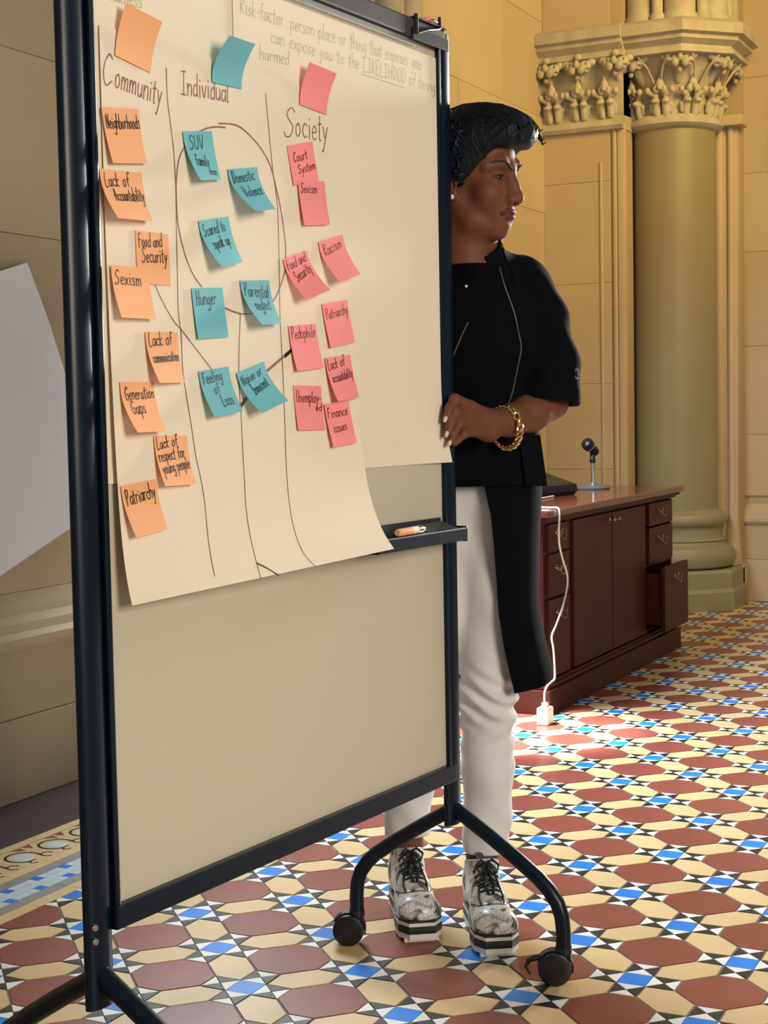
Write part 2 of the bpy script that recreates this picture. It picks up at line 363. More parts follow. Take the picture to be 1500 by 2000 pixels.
# ---- floor border along the left wall
def strip(nm, mt, y0, y1, step, x0=-1.6, x1=5.9, g=.0015):
    x = x0; c = None
    while x < x1:
        if c is None: c = MB().box(0, step-g, 0, y1-y0-g, -.005, 0).me(nm)
        link(nm, c, mt, floor, (x, y0+g, 0)); x += step
strip('cream_strip_tile', 'cream', 1.371, 1.412, .15)
strip('grey_strip_tile', 'grey_tile', 1.412, 1.449, .15); strip('grey_strip_tile', 'grey_tile', 1.531, 1.566, .15)
strip('cream_strip_tile', 'cream', 1.566, 1.600, .15); strip('cream_strip_tile', 'cream', 1.733, 1.768, .15)
strip('plum_slab', 'plum', 1.768, 2.066, .45)
bs = .0272; cw = MB().box(0, bs-.001, 0, bs-.001, -.005, 0).me('mosaic_tile'); cb = cw.copy()
for k in range(-20, 62):
    for r_ in range(3):
        blue = (r_ == 0 and k % 4 == 0) or (r_ == 2 and k % 4 == 2)
        if k > 30 and not blue and k % 2: continue
        link('mosaic_tile', cb if blue else cw, 'blue' if blue else 'pale_tile', floor, (k*bs, 1.4495+r_*bs, 0))
tl = MB().box(.001, .131, 0, .131, -.005, -.0002).me('encaustic_tile')
def scroll(b):
    def rib(pts, w_):
        b.tube([(x, y, .0002) for x, y in pts], w_, 4, sy=.12)
    cx, cy = .066, .066
    rib([(cx+.045*math.cos(a), cy+.045*math.sin(a)) for a in np.linspace(-.6, 4.2, 18)], .004)
    rib([(cx+.052+.018*math.cos(a), cy-.038+.018*math.sin(a)) for a in np.linspace(0, 4.4, 10)], .003)
    rib([(cx-.01+.02*math.cos(a), cy-.05+.012*math.sin(a)) for a in np.linspace(1, 4.4, 8)], .003)
sb = MB(); scroll(sb); sm = sb.me('scroll_inlay')
fb = MB(); fb.lathe([(.028, -.0001), (.026, .0006), (0, .0006)], (.066, .066, 0), 12); fm = fb.me('rosette_inlay')
rb_ = MB()
for a in (0, 1): rb_.prism([(.004+a*.122, .128), (.034+a*.06, .128), (.012+a*.105, .098)], -.0001, .0005)
rm = rb_.me('corner_inlay')
for k in range(-11, 11):
    t_ = link('encaustic_tile', tl, 'cream', floor, (k*.132, 1.6005, 0))
    link('scroll_inlay', sm, 'black', t_); link('rosette_inlay', fm, 'pale_tile', t_); link('corner_inlay', rm, 'red', t_)

# ---- walls
def blocks(parent, axis, p, u0, u1, rows, length, depth, holes=(), jit=.0012, nm='stone_block', mt='stone', off=0.0):
    """courses of ashlar on a plane; axis 'y' = wall facing -y at y=p, 'x' = wall facing -x at x=p"""
    for ri, (z0, z1) in enumerate(rows):
        u = u0-(off+(ri % 2)*length*.5)
        while u < u1:
            a, b = max(u, u0), min(u+length, u1); u += length
            if b-a < .03: continue
            segs = [(a, b)]
            for h0, h1, hz0, hz1 in holes:
                if z1 > hz0+.01 and z0 < hz1-.01:
                    ns = []
                    for s0, s1 in segs:
                        if s1 <= h0 or s0 >= h1: ns.append((s0, s1)); continue
                        if s0 < h0: ns.append((s0, h0))
                        if s1 > h1: ns.append((h1, s1))
                    segs = ns
            for s0, s1 in segs:
                if s1-s0 < .02: continue
                g = .0007; j = random.uniform(-jit, jit); bb = MB()
                if axis == 'y': bb.box(s0+g, s1-g, p-depth+j, p+.02, z0+g, z1-g, .0018)
                else: bb.box(p-depth+j, p+.02, s0+g, s1-g, z0+g, z1-g, .0018)
                bb.obj(nm, mt, parent)
WX0, WX1, WZ0, WZ1 = 1.1, 2.42, .85, 3.2
def wl(b):
    b.box(-3.0, WX0, 2.13, 2.45, 0, 4.2); b.box(WX1, 5.95, 2.13, 2.45, 0, 4.2); b.box(WX0, WX1, 2.13, 2.45, 0, WZ0); b.box(WX0, WX1, 2.13, 2.45, WZ1, 4.2)
wall_left = grp('wall_left', 'joint', None, wl); tag(wall_left, kind='structure')
rows = [(.60, 1.12), (1.12, 1.66), (1.66, 2.20), (2.20, 2.72), (2.72, 3.24), (3.24, 3.8), (3.8, 4.2)]
blocks(wall_left, 'y', 2.13, -3.0, 5.47, rows, 1.15, .012, holes=[(WX0, WX1, WZ0, WZ1)], off=.35)
blocks(wall_left, 'y', 2.13, -3.0, 5.47, [(.24, .44)], .9, .065, nm='base_block'); blocks(wall_left, 'y', 2.13, -3.0, 5.47, [(0, .24)], 1.1, .075, nm='base_block', off=.2)
def mould(x0, x1, y):
    pr = [(y+.02, .44), (y-.075, .44), (y-.085, .455), (y-.085, .475), (y-.065, .49), (y-.06, .515), (y-.035, .535), (y-.03, .555), (y-.012, .60), (y+.02, .60)]
    return [[(x0, a, z) for a, z in pr], [(x1, a, z) for a, z in pr]]
tag(grp('trim_1', 'stone', wall_left, lambda b: b.loft(mould(-3.0, 5.47, 2.13))), kind='structure')
def wf(b): b.box(5.96, 6.25, -4.0, 1.25, 0, 4.2)
wall_far = grp('wall_far', 'joint', None, wf); tag(wall_far, kind='structure')
blocks(wall_far, 'x', 5.96, -3.6, 1.17, [(.60, .95), (.95, 1.45), (1.45, 1.98), (1.98, 2.42), (2.42, 2.95), (2.95, 3.5), (3.5, 4.2)], .62, .012, off=.1)
blocks(wall_far, 'x', 5.96, -3.6, 1.17, [(.24, .44)], .9, .035, nm='base_block'); blocks(wall_far, 'x', 5.96, -3.6, 1.17, [(0, .24)], .9, .05, nm='base_block')
tag(grp('trim_2', 'stone', wall_far, lambda b: b.loft([[(a-2.13+5.96+.03, -3.6, z) for (_, a, z) in mould(0, 1, 2.13)[0]], [(a-2.13+5.96+.03, 1.17, z) for (_, a, z) in mould(0, 1, 2.13)[0]]])), kind='structure')
# window in the left wall (behind the whiteboard) with clustered jamb shafts
def wfm(b):
    b.box(WX0, WX0+.06, 2.2, 2.28, WZ0, WZ1); b.box(WX1-.06, WX1, 2.2, 2.28, WZ0, WZ1); b.box(WX0, WX1, 2.2, 2.28, WZ0, WZ0+.06); b.box(WX0, WX1, 2.2, 2.28, WZ1-.06, WZ1)
    b.box(1.74, 1.78, 2.21, 2.27, WZ0, WZ1); b.box(WX0, WX1, 2.21, 2.27, 1.9, 1.94)
win = grp('window_1', 'wood', None, wfm); tag(win, kind='structure')
pn = MB().box(0, .62, 0, .006, 0, 1.0).me('pane'); pn2 = MB().box(0, .62, 0, .006, 0, 1.23).me('pane')
for xx in (1.14, 1.76):
    link('pane', pn, 'glow', win, (xx, 2.24, .9)); link('pane', pn2, 'glow', win, (xx, 2.24, 1.93))
jamb = empty('window_jamb', (0, 0, 0)); tag(jamb, kind='structure'); jamb.name = 'trim_3'
xs = 2.50
for k, (r_, dep) in enumerate([(.045, .02), (.025, 0), (.055, .045), (.022, .01), (.030, .03), (.062, .06), (.022, .02), (.030, .035), (.070, .08), (.022, .03), (.034, .05), (.060, .07), (.020, .02), (.028, .03)]):
    grp('jamb_shaft', 'carve', jamb, lambda b: b.lathe([(r_, 0), (r_, 4.2)], (xs+r_, 2.10-dep*.6, 0), 16), smooth=True); xs += 2*r_+.004
# pier beside the column
pier = grp('wall_pier', 'joint', None, lambda b: (b.box(5.31, 5.46, 1.66, 2.12, 0, 4.2), b.box(5.46, 5.95, 1.80, 2.12, 0, 4.2), b.box(5.86, 5.96, 1.16, 1.80, 0, 4.2))); tag(pier, kind='structure')
blocks(pier, 'x', 5.31, 1.735, 2.118, [(0, .30), (.30, .78), (.78, 1.25), (1.25, 1.80), (1.80, 2.35), (2.35, 2.66), (3.14, 3.62), (3.62, 4.2)], .9, .010, nm='stone_block')
def rolls(b):
    b.lathe([(.018, .3), (.018, 2.66)], (5.312, 1.712, 0), 12); b.box(5.295, 5.33, 1.652, 1.695, .0, 2.66, .006); b.lathe([(.010, .3), (.010, 2.45)], (5.302, 1.79, 0), 10)
grp('corner_roll', 'stone', pier, rolls, smooth=True)
def rj(b):
    b.box(5.80, 5.87, 1.165, 1.36, 0, 2.70, .01); b.lathe([(.030, .0), (.030, 2.66)], (5.80, 1.265, 0), 14); b.lathe([(.020, .0), (.020, 2.66)], (5.80, 1.20, 0), 12); b.lathe([(.022, .0), (.022, 2.66)], (5.79, 1.315, 0), 12)
    b.box(5.76, 5.9, 1.13, 1.36, 0, .22, .01); b.lathe([(.055, .22), (.05, .26), (.035, .50), (.03, .56)], (5.82, 1.2, 0), 16); b.box(5.74, 5.88, 1.12, 1.34, 2.66, 2.72, .012)
grp('jamb_moulding', 'stone', pier, rj, smooth=True)

# carved capital leaves (surface nets)
def leaf_mesh():
    s = SDF((-.085, -.075, -.02), (.085, .085, .21), .003)
    for sx in (-1, 1):
        s.cap((sx*.022, 0, .0), (sx*.024, .006, .055), .019, .021, .006); s.ell((sx*.026, .022, .060), (.020, .018, .014), .006)
        s.cap((sx*.026, .006, .085), (sx*.052, .014, .098), .016, .012, .006); s.ell((sx*.060, .02, .108), (.014, .013, .017), .004)
        s.ell((sx*.018, .020, .112), (.017, .012, .020), .004)
        s.cap((sx*.045, .0, .012), (sx*.050, .004, .045), .008, .009, .004)
    s.ell((0, .016, .135), (.020, .014, .026), .006); s.cap((0, .012, .15), (0, .016, .178), .010, .003, .006)
    s.ell((0, .034, .122), (.009, .008, .014), .002)
    for sx in (-1, 1): s.ell((sx*.016, .042, .118), (.006, .014, .012), .003, 's'); s.ell((sx*.040, .032, .075), (.016, .014, .005), .003, 's')
    s.ell((0, .03, .075), (.008, .02, .02), .004, 's')
    return npmesh('leaf', *s.nets())
def crocket_mesh():
    s = SDF((-.095, -.06, -.02), (.095, .14, .16), .003)
    s.cap((0, -.02, -.01), (0, .045, .07), .014, .020, .01)
    for sx in (-1, 1):
        s.ell((sx*.032, .062, .078), (.032, .026, .030), .006); s.ell((sx*.062, .048, .098), (.022, .020, .018), .006)
        s.ell((sx*.022, .088, .060), (.017, .016, .022), .004); s.ell((sx*.040, .085, .092), (.008, .016, .010), .003, 's'); s.ell((sx*.014, .1, .085), (.006, .016, .012), .003, 's')
        s.ell((sx*.052, .075, .058), (.010, .014, .010), .003, 's')
    s.ell((0, .086, .088), (.014, .018, .022), .004); s.ell((0, .06, .128), (.018, .016, .018), .004); s.ell((0, .07, .030), (.012, .012, .014), .004)
    return npmesh('crocket', *s.nets())
LEAF = leaf_mesh(); CROC = crocket_mesh()
def octo(a, cx=0, cy=0): return [(cx+a/math.cos(math.pi/8)*math.cos(math.pi/8+k*math.pi/4), cy+a/math.cos(math.pi/8)*math.sin(math.pi/8+k*math.pi/4)) for k in range(8)]
PX, PY = 5.65, 1.49
column = empty('stone_column', (PX, PY, 0)); tag(column, 'round greenish stone column with a carved leafy capital, at the end of the sideboard', 'column')
grp('shaft', 'column', column, lambda b: b.lathe([(.262, .53), (.24, .545), (.238, 2.66)], n=64), smooth=True)
def basef(b):
    b.lathe([(.30, .22), (.325, .235), (.338, .27), (.338, .30), (.32, .335), (.285, .35), (.278, .37), (.285, .375), (.268, .385), (.262, .41), (.268, .45), (.285, .462), (.293, .48), (.293, .50), (.28, .52), (.262, .53)], n=64)
grp('base', 'column', column, basef, smooth=True)
def plinthf(b):
    b.loft([[(x, y, z) for x, y in octo(a)] for a, z in ((.375, 0), (.375, .10), (.36, .12), (.36, .205), (.35, .22))])
grp('plinth', 'column', column, plinthf)
cap_ = grp('capital', 'carve', column, lambda b: b.lathe([(.24, 2.62), (.262, 2.63), (.278, 2.645), (.278, 2.665), (.262, 2.68), (.258, 2.69), (.235, 2.70), (.24, 2.80), (.268, 2.90), (.33, 2.985), (.36, 2.99)], n=64), smooth=True)
def abf(b):
    b.loft([[(x, y, z) for x, y in octo(a)] for a, z in ((.36, 2.985), (.385, 2.99), (.385, 3.01), (.37, 3.015), (.37, 3.03), (.41, 3.055), (.41, 3.075), (.44, 3.085), (.44, 3.14), (.40, 3.165))])
grp('abacus', 'carve', column, abf)
for k in range(10):
    a = k*math.pi/5+.05
    o = link('leaf', LEAF, 'carve', cap_, (.243*math.cos(a), .243*math.sin(a), 2.695)); o.rotation_euler = (R(-8), 0, a-math.pi/2); o.scale = (1.12, 1.3, 1.16)
for k in range(8):
    a = k*math.pi/4+math.pi/8
    o = link('crocket', CROC, 'carve', cap_, (.27*math.cos(a), .27*math.sin(a), 2.87)); o.rotation_euler = (0, 0, a-math.pi/2); o.scale = (1.2, 1.15, 1.15)
def webf(b):
    for k in range(8):
        a = k*math.pi/4
        for d in (-.13, .13): b.tube([(.25*math.cos(a), .25*math.sin(a), 2.80), (.33*math.cos(a+d), .33*math.sin(a+d), 2.93), (.375*math.cos(a+d*1.7), .375*math.sin(a+d*1.7), 2.985)], .007, 6)
grp('stem', 'carve', cap_, webf)
def shf(b):
    for ang, rr, rad in ((205, .27, .085), (250, .25, .10), (160, .27, .08), (228, .31, .032), (182, .31, .030), (275, .3, .04), (295, .3, .07), (138, .31, .035)):
        a = R(ang); b.lathe([(rad+.015, 3.15), (rad+.012, 3.2), (rad, 3.22), (rad, 4.2)], (rr*math.cos(a), rr*math.sin(a), 0), 20)
    b.lathe([(.25, 3.15), (.25, 4.2)], n=24)
grp('upper_shaft', 'carve', column, shf, smooth=True)
# pier capital, same mouldings and leaves
pcap = grp('pier_capital', 'carve', pier, lambda b: (b.box(5.285, 5.46, 1.66, 2.118, 2.69, 3.0), b.loft([[(x, 1.655, z) for x, z in pr] for pr in [[(5.46, 2.62), (5.275, 2.62), (5.262, 2.64), (5.27, 2.665), (5.285, 2.69), (5.46, 2.70)]]]+[[(x, 2.118, z) for x, z in [(5.46, 2.62), (5.275, 2.62), (5.262, 2.64), (5.27, 2.665), (5.285, 2.69), (5.46, 2.70)]]])))
pr = [(5.46, 2.985), (5.26, 2.985), (5.235, 3.0), (5.235, 3.03), (5.20, 3.06), (5.20, 3.08), (5.175, 3.09), (5.175, 3.14), (5.22, 3.165), (5.46, 3.165)]
grp('pier_abacus', 'carve', pier, lambda b: b.loft([[(x, 1.64, z) for x, z in pr], [(x, 2.118, z) for x, z in pr]]))
for yy in (1.745, 1.895, 2.045):
    o = link('leaf', LEAF, 'carve', pier, (5.285, yy, 2.695)); o.rotation_euler = (R(-8), 0, R(90)); o.scale = (1.05, 1.4, 1.16)
for yy in (1.68, 1.89, 2.07):
    o = link('crocket', CROC, 'carve', pier, (5.29, yy, 2.87)); o.rotation_euler = (0, 0, R(90)); o.scale = (1.15, 1.0, 1.1)

# white sheets taped on the left wall
pos = [(.45, 1.490), (.702, 1.541), (.831, 1.577), (.925, 1.405), (1.002, 1.234), (1.030, 1.01), (1.015, .78), (.90, .742), (.657, .659), (.35, .64), (.1, .62), (.1, 1.42)]
ps = bmesh.new()
def poster(b):
    def yy(x, z): return 2.104-.012*max(0, (1.0-z))
    a = [b.bm.verts.new((x, yy(x, z), z)) for x, z in pos]; c = [b.bm.verts.new((x, yy(x, z)+.003, z)) for x, z in pos]; n = len(pos)
    b.bm.faces.new(a); b.bm.faces.new(c[::-1])
    for k in range(n): b.bm.faces.new((a[k], a[(k+1) % n], c[(k+1) % n], c[k]))
o = grp('paper_sheet', 'poster', None, poster); tag(o, 'large blank white sheet hanging crooked on the grey wall, left of the whiteboard', 'paper')
# ================================================================ WHITEBOARD
B0 = Vector((-.1154, .3598, 0)); BA = R(-5.2)
board = empty('mobile_whiteboard', B0, BA); tag(board, 'tall wheeled whiteboard in a dark blue-black metal frame, papers and sticky notes on it', 'whiteboard')
ZT, ZB = 1.808, .412
wbp = grp('writing_surface', 'wb', board, lambda b: b.box(-.948, .028, -.002, .012, ZB-.005, ZT+.005))
def stile(b, x): b.box(x-.006, x+.006, -.009, .016, ZB-.03, ZT+.03, .003)
grp('frame_stile', 'frame', board, lambda b: stile(b, -.953)); grp('frame_stile', 'frame', board, lambda b: stile(b, .033))
grp('top_rail', 'rail', board, lambda b: b.box(-.965, .045, -.016, .020, ZT, ZT+.036, .004))
grp('top_trim', 'alu', board, lambda b: b.box(-.945, -.06, -.010, .0, ZT-.012, ZT-.001, .001))  # added bright strip imitating the glare along the board's top edge
grp('bottom_rail', 'frame', board, lambda b: b.box(-.965, .045, -.016, .020, ZB-.034, ZB, .003))
def post(x, z0):
    b = MB(); n = 20
    ring = [(x+.027*math.cos(k*2*math.pi/n), .004+.0125*math.sin(k*2*math.pi/n)) for k in range(n)]
    b.loft([[(p[0], p[1], z0) for p in ring], [(p[0], p[1], 1.96 if x < -.5 else 1.842) for p in ring]])
    return b.obj('post', 'frame', board, True)
post(-.985, .272); post(.045+.015, .286)
def screw(x, y, z):
    o = grp('bolt', 'chrome', board, lambda b: b.lathe([(.0055, 0), (.0055, .002), (.004, .0035), (.002, .0035), (.002, .002), (0, .002)], n=12), smooth=True); o.location = (x, y, z); o.rotation_euler = (R(90), 0, 0)
screw(-1.002, -.006, .392); screw(-1.002, -.006, .372)
def arm(x, sg):
    z0 = .318
    pts = [(0, z0)]; c = [(.02, .306), (.08, .270), (.14, .232), (.185, .201), (.208, .180), (.225, .157), (.234, .132), (.237, .105), (.237, .062)]
    b = MB(); b.tube([(x, 0, z0)]+[(x, -sg*n_, z) for n_, z in c], .0150, 14); return b.obj('leg', 'frame', board, True)
def caster(x, sg, ang, lever=False):
    c = empty('caster', (x, -sg*.237, 0), ang); c.parent = board
    grp('stem', 'plastic', c, lambda b: b.lathe([(.016, .075), (.0165, .062), (.012, .060), (.012, .05)], n=16), smooth=True)
    def wh(b, y):
        b.lathe([(0, y-.0085), (.026, y-.0085), (.032, y-.006), (.033, y), (.032, y+.006), (.026, y+.0085), (0, y+.0085)], (-.018, 0, .033), 28, axis='y')
    for y in (-.0125, .0125): grp('wheel', 'plastic', c, lambda b: wh(b, y), smooth=True)
    def hood(b):
        for a0 in np.linspace(.0, 1.0, 12):
            pass
        pr = []
        for a_ in np.linspace(-.25, 2.6, 14): pr.append((-.018+.0365*math.cos(a_), .033+.0365*math.sin(a_)))
        pi = [(-.018+.0335*math.cos(a_), .033+.0335*math.sin(a_)) for a_ in np.linspace(-.25, 2.6, 14)][::-1]
        poly = pr+pi; b.loft([[(x_, -.010, z_) for x_, z_ in poly], [(x_, .010, z_) for x_, z_ in poly]])
        b.box(-.006, .014, -.011, .011, .050, .068, .003)
    grp('hood', 'plastic', c, hood)
    if lever:
        def lv(b):
            pts = [(-.018-.028, .052), (-.018-.040, .050), (-.018-.050, .046), (-.018-.055, .034), (-.018-.047, .018)]
            b.tube([(x_, 0, z_) for x_, z_ in pts], [.005, .006, .005, .004, .002], 8)
        grp('brake_lever', 'plastic', c, lv)
for x in (.060, -.985):
    arm(x, 1); arm(x, -1)
caster(.060, 1, R(-62), True); caster(.060, -1, R(-62)); caster(-.985, 1, R(-62)); caster(-.985, -1, R(-62))
tray = empty('pen_tray', (0, 0, 0)); tray.parent = board
tray.name = 'tray'
def tr(b):
    b.box(-.315, .012, -.062, -.009, .862, .867); b.box(-.315, .012, -.066, -.058, .862, .888, .003); b.box(-.315, .0, -.014, -.009, .862, .906); b.box(.006, .014, -.066, -.006, .860, .890, .003)
grp('tray_channel', 'frame', tray, tr)
er = empty('whiteboard_eraser', Vector(B0), BA); tag(er, 'dark grey block eraser at the right end of the pen tray', 'eraser')
grp('eraser_body', 'rail', er, lambda b: b.loft([[(-.108, -.054, .868), (.0, -.054, .868), (.0, -.018, .868), (-.108, -.018, .868)], [(-.108, -.054, .876), (.0, -.054, .884), (.0, -.018, .896), (-.108, -.018, .894)], [(-.100, -.050, .880), (-.004, -.050, .888), (-.004, -.020, .900), (-.100, -.022, .898)]]))
mk = empty('dry_erase_marker', Vector(B0)+Vector((math.cos(BA), math.sin(BA), 0))*-.155+Vector((math.sin(BA), -math.cos(BA), 0))*-(-.049)*-1+Vector((0, 0, .8745)), BA+R(3)); tag(mk, 'small marker pen with orange and white barrel lying in the pen tray', 'marker')
mk.location = B0+Matrix.Rotation(BA, 3, 'Z') @ Vector((-.192, -.060, .8957))
grp('barrel', 'orange', mk, lambda b: b.lathe([(.0055, -.055), (.007, -.05), (.007, 0)], n=16, axis='x'), smooth=True)
grp('barrel_label', 'paper', mk, lambda b: b.lathe([(.0072, -.002), (.0072, .022)], n=16, axis='x'), smooth=True)
grp('pen_cap', 'chrome', mk, lambda b: b.lathe([(.0078, .022), (.0078, .035), (.006, .048), (.004, .052)], n=16, axis='x'), smooth=True)
# clamp and pink ribbon on the top rail
cl = empty('paper_clamp', Vector(B0), BA); tag(cl, 'black metal chart hook clipped over the top right corner of the whiteboard', 'clamp')
def clf(b):
    b.box(-.085, .05, -.020, -.016, ZT-.004, ZT+.018, .001); b.tube([(-.070, -.018, ZT+.006), (-.070, -.018, ZT+.044)], .0042, 10); b.tube([(-.065, -.019, ZT+.010), (-.03, -.021, ZT+.022), (.006, -.019, ZT+.030), (.020, -.018, ZT+.035), (.020, -.018, ZT+.056)], .0032, 10); b.box(-.08, .045, -.02, .02, ZT+.0362, ZT+.0385, .001)
grp('hook', 'plastic', cl, clf, smooth=False)
rb = empty('ribbon_bow', B0+Matrix.Rotation(BA, 3, 'Z') @ Vector((.030, .0, ZT+.047)), BA); tag(rb, 'crumpled pink and gold ribbon tucked behind the hook on the top corner', 'ribbon')
for k in range(7):
    a = k*.9; pts = [(.03*math.cos(a+t*2)*t-.01, .008*math.sin(t*6+k), .010*math.sin(t*5+k)) for t in np.linspace(0, 1, 8)]
    grp('ribbon_loop', 'pink' if k % 2 else 'gold', rb, lambda b: b.tube(pts, .004, 6, sy=.5), smooth=True)

# ================================================================ PAPER SHEETS
def lift(s, z):
    t = min(1, max(0, (s+.935)/.63)); u = min(1.05, max(0, (1.4-z)/(.556-.029*t))); return (.014+.026*t)*u**1.5+(.015+.030*t)*u**9
def sheetobj(name, pf, nu, nv, th, mt, origin, parent=None):
    """thin closed sheet; pf(a,b) gives board coordinates (s, n, z)"""
    vs = []; fs = []
    for side in (0, 1):
        for j in range(nv+1):
            for i in range(nu+1):
                s_, n_, z_ = pf(i/nu, j/nv); vs.append((s_-origin[0], -(n_-side*th)-origin[1], z_-origin[2]))
    W = nu+1; Nn = W*(nv+1); id_ = lambda i, j, k: k*Nn+j*W+i
    for j in range(nv):
        for i in range(nu):
            fs.append((id_(i, j, 0), id_(i, j+1, 0), id_(i+1, j+1, 0), id_(i+1, j, 0))); fs.append((id_(i, j, 1), id_(i+1, j, 1), id_(i+1, j+1, 1), id_(i, j+1, 1)))
    for i in range(nu): fs.append((id_(i, 0, 0), id_(i+1, 0, 0), id_(i+1, 0, 1), id_(i, 0, 1))); fs.append((id_(i+1, nv, 0), id_(i, nv, 0), id_(i, nv, 1), id_(i+1, nv, 1)))
    for j in range(nv): fs.append((id_(0, j+1, 0), id_(0, j, 0), id_(0, j, 1), id_(0, j+1, 1))); fs.append((id_(nu, j, 0), id_(nu, j+1, 0), id_(nu, j+1, 1), id_(nu, j, 1)))
    me = mesh(name, vs, fs, True)
    try: me.set_sharp_from_angle(angle=R(40))
    except Exception: pass
    return link(name, me, mt, parent)
MR = Matrix.Rotation(BA, 3, 'Z')
def place(o, org): o.location = B0+MR @ Vector(org); o.rotation_euler = (0, 0, BA)
def backL(s, z): return .0022+(.004*(max(0, 1.15-z)/.14)**2 if z < 1.15 else 0)*max(0, 1-(s+.947)/.1)
def backR(s, z): return .0042+(.0175*(max(0, 1.2-z)/.19)**2.5)*max(0, (s+.1)/.137)**1.5
def mainS(s, z): return .0062+lift(s, z)
def mk_sheet(name, f, s0, s1, z0, z1, nu, nv, lab, rise=0):
    org = (s0, 0, z1)
    o = sheetobj(name, lambda a, b: (s0+a*(s1-s0), f(s0+a*(s1-s0), z1-b*(z1-z0-rise*a)), z1-b*(z1-z0-rise*a)), nu, nv, .0005, 'paper', org); place(o, org); tag(o, lab, 'paper', 'flip chart sheets on the whiteboard'); return o, org
shL, orgL = mk_sheet('chart_sheet', backL, -.946, -.34, 1.017, 1.775, 10, 20, 'cream chart sheet taped underneath at the far left of the whiteboard')
shR, orgR = mk_sheet('chart_sheet', backR, -.62, .037, 1.012, 1.79, 14, 26, 'cream chart sheet with faint green handwriting at the top, right side of whiteboard')
shM, orgM = mk_sheet('chart_sheet', mainS, -.935, -.305, .844, 1.66, 24, 60, 'cream chart sheet curling out at the bottom, with three headed columns and a drawn tree', .029)

# ---- ribbons of ink on curved surfaces
def ribbon(name, mt, strokes, wd, surf, org, parent, lif=.0007):
    """strokes in board (s,z); flat marker line on a sheet surface n=surf(s,z)"""
    vs = []; fs = []
    for st in strokes:
        st = [Vector(p) for p in st]
        if len(st) < 2: continue
        b0 = len(vs)
        for i, p in enumerate(st):
            t = (st[min(i+1, len(st)-1)]-st[max(i-1, 0)]); t = t.normalized() if t.length > 1e-9 else Vector((1, 0)); nrm = Vector((-t.y, t.x)); ww = wd*(.8+.3*random.random())*.5
            ext = t*(wd*.3)*(-1 if i == 0 else 1 if i == len(st)-1 else 0)
            for sg in (-1, 1):
                q = p+nrm*ww*sg+ext; vs.append((q.x-org[0], -(surf(q.x, q.y)+lif)-org[1], q.y-org[2]))
        for i in range(len(st)-1): a = b0+2*i; fs.append((a, a+1, a+3, a+2))
    return link(name, mesh(name, vs, fs), mt, parent)
def smoothp(p, n=5):
    out = []; P = [Vector(q) for q in p]
    for i in range(len(P)-1):
        a, b, c, d = P[max(i-1, 0)], P[i], P[i+1], P[min(i+2, len(P)-1)]
        for k in range(n):
            t = k/n; out.append(.5*((2*b)+(c-a)*t+(2*a-5*b+4*c-d)*t*t+(3*b-a-3*c+d)*t**3))
    out.append(P[-1]); return out
